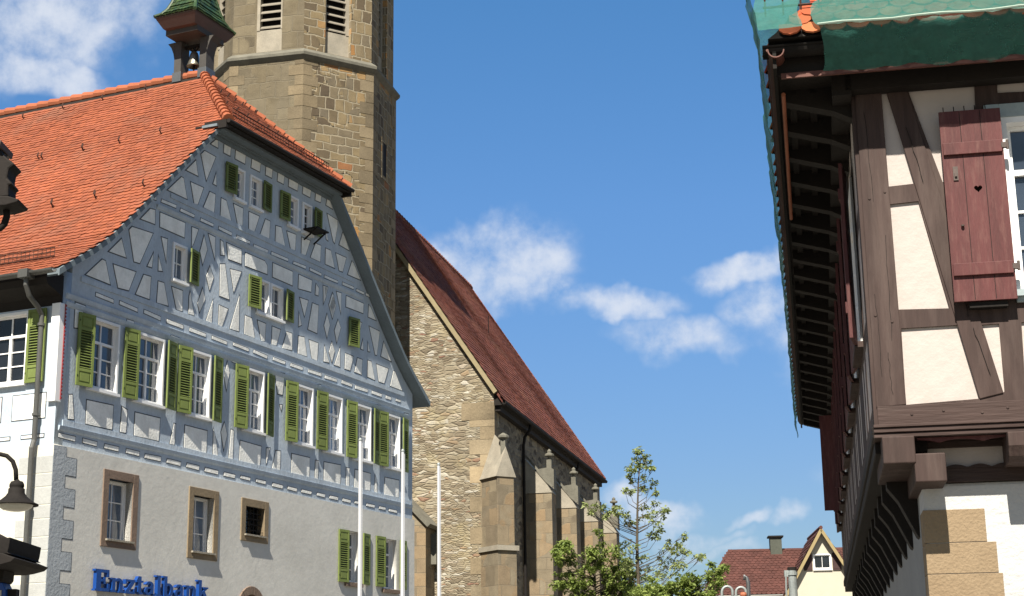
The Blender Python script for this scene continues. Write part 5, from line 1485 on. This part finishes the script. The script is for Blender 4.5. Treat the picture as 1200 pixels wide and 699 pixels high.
# ---- trees
def leaf_cluster(m, c, r, n, size, rr, flat=.75):
    for _ in range(n):
        while True:
            v = Vector((rr.uniform(-1, 1), rr.uniform(-1, 1), rr.uniform(-1, 1)))
            if v.length < 1: break
        p = c+Vector((v.x*r, v.y*r, v.z*r*flat))
        d = Vector((rr.gauss(0, 1), rr.gauss(0, 1), rr.gauss(-.35, .6))).normalized()
        nrm = Vector((rr.gauss(0, .6), rr.gauss(0, .6), 1)).normalized()
        s = d.cross(nrm)
        if s.length < .01: continue
        s.normalize(); L = size*rr.uniform(.7, 1.35); w = L*.27
        up = s.cross(d)*(L*.07)
        m.add([p, p+d*L*.45+s*w+up, p+d*L, p+d*L*.45-s*w+up], [(0, 1, 2, 3)])
def make_tree(name, label, cat, base, trunk, tufts, leafm, size, dens, seed, group=None, tr=.07, Y=52):
    rr = random.Random(seed)
    t = empty(name, (base.x, base.y, 0)); tag(t, label, cat, group)
    tp = [Vector((0, 0, 0))]+[Vector((at(x, y, Y).x-base.x, 0, at(x, y, Y).z)) for x, y in trunk]
    m = MB(); n = len(tp); m.tube(tp, [tr*(1-.86*i/(n-1)) for i in range(n)], 8); tko = m.build('trunk', M['bark'], t, smooth=True)
    br = MB(); lf = MB()
    for (x, y, rpx) in tufts:
        p = at(x, y, Y); rad = rpx*Y/FPX
        c = Vector((p.x-base.x, rr.uniform(-1, 1)*max(.35, abs(p.x-base.x-tp[-1].x)*.8), p.z))
        # join the trunk lower down
        zt = c.z-.22-abs(c.x-tp[2].x)*.38-rr.uniform(0, .25)
        q = None
        for a, b in zip(tp, tp[1:]):
            if a.z <= zt <= b.z: q = a.lerp(b, (zt-a.z)/(b.z-a.z))
        if q is None: q = tp[1]*.8
        mid = q.lerp(c, .55)+Vector((rr.uniform(-.1, .1), rr.uniform(-.1, .1), -.16))
        br.tube([q, mid, c], [.015, .009, .003], 5)
        subs = max(1, int(rad/.16)**2)
        k = int(dens*max(1, (rad/.25)**2))
        for s in range(min(subs+2, 8)):
            o_ = Vector((rr.uniform(-1, 1), rr.uniform(-1, 1), rr.uniform(-.8, .8)))*rad*.75
            br.tube([mid.lerp(c, .6), c+o_], [.007, .003], 4)
            leaf_cluster(lf, c+o_, rad*.55, int(k/min(subs+2, 8))+3, size, rr)
    br.build('limbs', M['bark'], t); lf.build('crown', leafm, t)
    return t
tb = at(748, 699, 52)
ash = [(752, 529, 6), (745, 531, 4), (757, 534, 5), (752, 538, 7), (744, 540, 5), (760, 540, 5), (750, 545, 5), (737, 549, 6), (742, 553, 5), (757, 549, 6), (763, 553, 6), (735, 559, 7), (728, 565, 5), (741, 562, 5), (756, 561, 6), (764, 567, 6), (759, 572, 7), (767, 576, 5), (738, 574, 6), (731, 576, 4), (755, 569, 5),
       (760, 586, 7), (768, 589, 6), (776, 596, 7), (755, 592, 5), (771, 602, 7), (763, 605, 8), (779, 600, 4), (757, 601, 6), (768, 614, 8), (759, 616, 6), (774, 620, 6), (772, 629, 6), (763, 627, 5), (745, 612, 6), (736, 603, 6), (729, 598, 7), (723, 603, 5), (716, 600, 4), (740, 622, 6), (735, 614, 5),
       (697, 592, 7), (690, 597, 7), (704, 598, 6), (694, 604, 5), (711, 602, 5), (685, 594, 4), (709, 610, 4),
       (789, 627, 6), (797, 629, 7), (793, 637, 7), (785, 633, 5), (801, 638, 5), (783, 643, 5), (778, 649, 7), (789, 648, 6), (799, 646, 4), (770, 640, 5),
       (735, 637, 8), (742, 645, 8), (752, 650, 6), (736, 652, 7), (745, 660, 8), (728, 645, 6), (731, 662, 8), (757, 664, 6), (768, 660, 8), (776, 663, 8), (786, 660, 7), (795, 658, 6), (805, 652, 7), (813, 656, 7), (822, 655, 6), (800, 664, 7), (790, 670, 8), (811, 663, 5), (774, 674, 7), (780, 680, 8), (760, 676, 6), (743, 672, 6)]
make_tree('ash_tree', 'tall slender tree with thin airy crown against the sky beside the church', 'tree', tb,
          [(748, 720), (748, 680), (746.5, 640), (747, 600), (748, 565), (751, 535)], [t_ for i_, t_ in enumerate(ash) if i_ % 9 != 3], M['leaf_ash'], .115, 40, 11, tr=.08)
rr = random.Random(4)
b1 = []
for _ in range(145):
    x = rr.uniform(648, 744); top = 598+abs(x-700)*.35 if x > 690 else 628-(x-648)*.1
    top = {0: 640, 1: 632, 2: 638, 3: 648, 4: 640, 5: 620, 6: 632, 7: 640, 8: 655, 9: 668}[min(9, int((x-648)/9.7))]
    b1.append((x, rr.uniform(top, 716), rr.uniform(6, 10)))
bb = at(698, 720, 54)
make_tree('leafy_tree', 'fresh green bushy young tree in front of the church buttresses', 'tree', bb, [(697, 730), (697, 690), (697, 660), (698, 640)], b1, M['leaf_bush'], .13, 58, 5, 'young trees beside the church', tr=.08, Y=54)
b2 = []
for _ in range(150):
    x = rr.uniform(742, 846)
    top = {0: 692, 1: 690, 2: 682, 3: 684, 4: 676, 5: 672, 6: 676, 7: 682, 8: 672, 9: 666}[min(9, int((x-742)/10.4))]
    b2.append((x, rr.uniform(top, 718), rr.uniform(6, 9)))
b2 += [(838, 668, 6), (843, 676, 6), (834, 662, 4), (822, 684, 6)]
b3 = at(800, 720, 50)
make_tree('leafy_tree', 'low spreading green tree below the thin one, next to the cream house roof', 'tree', b3, [(800, 730), (800, 705), (800, 690), (801, 678)], b2, M['leaf_bush'], .125, 54, 9, 'young trees beside the church', tr=.07, Y=50)

# ---- stray context seen from a step aside: street kerb line
m = MB(); m.box(-30, 2.0, 22.8, 23.1, 0, .12); o = m.build('kerb', M['pale_stone'], None); tag(o, kind='structure')
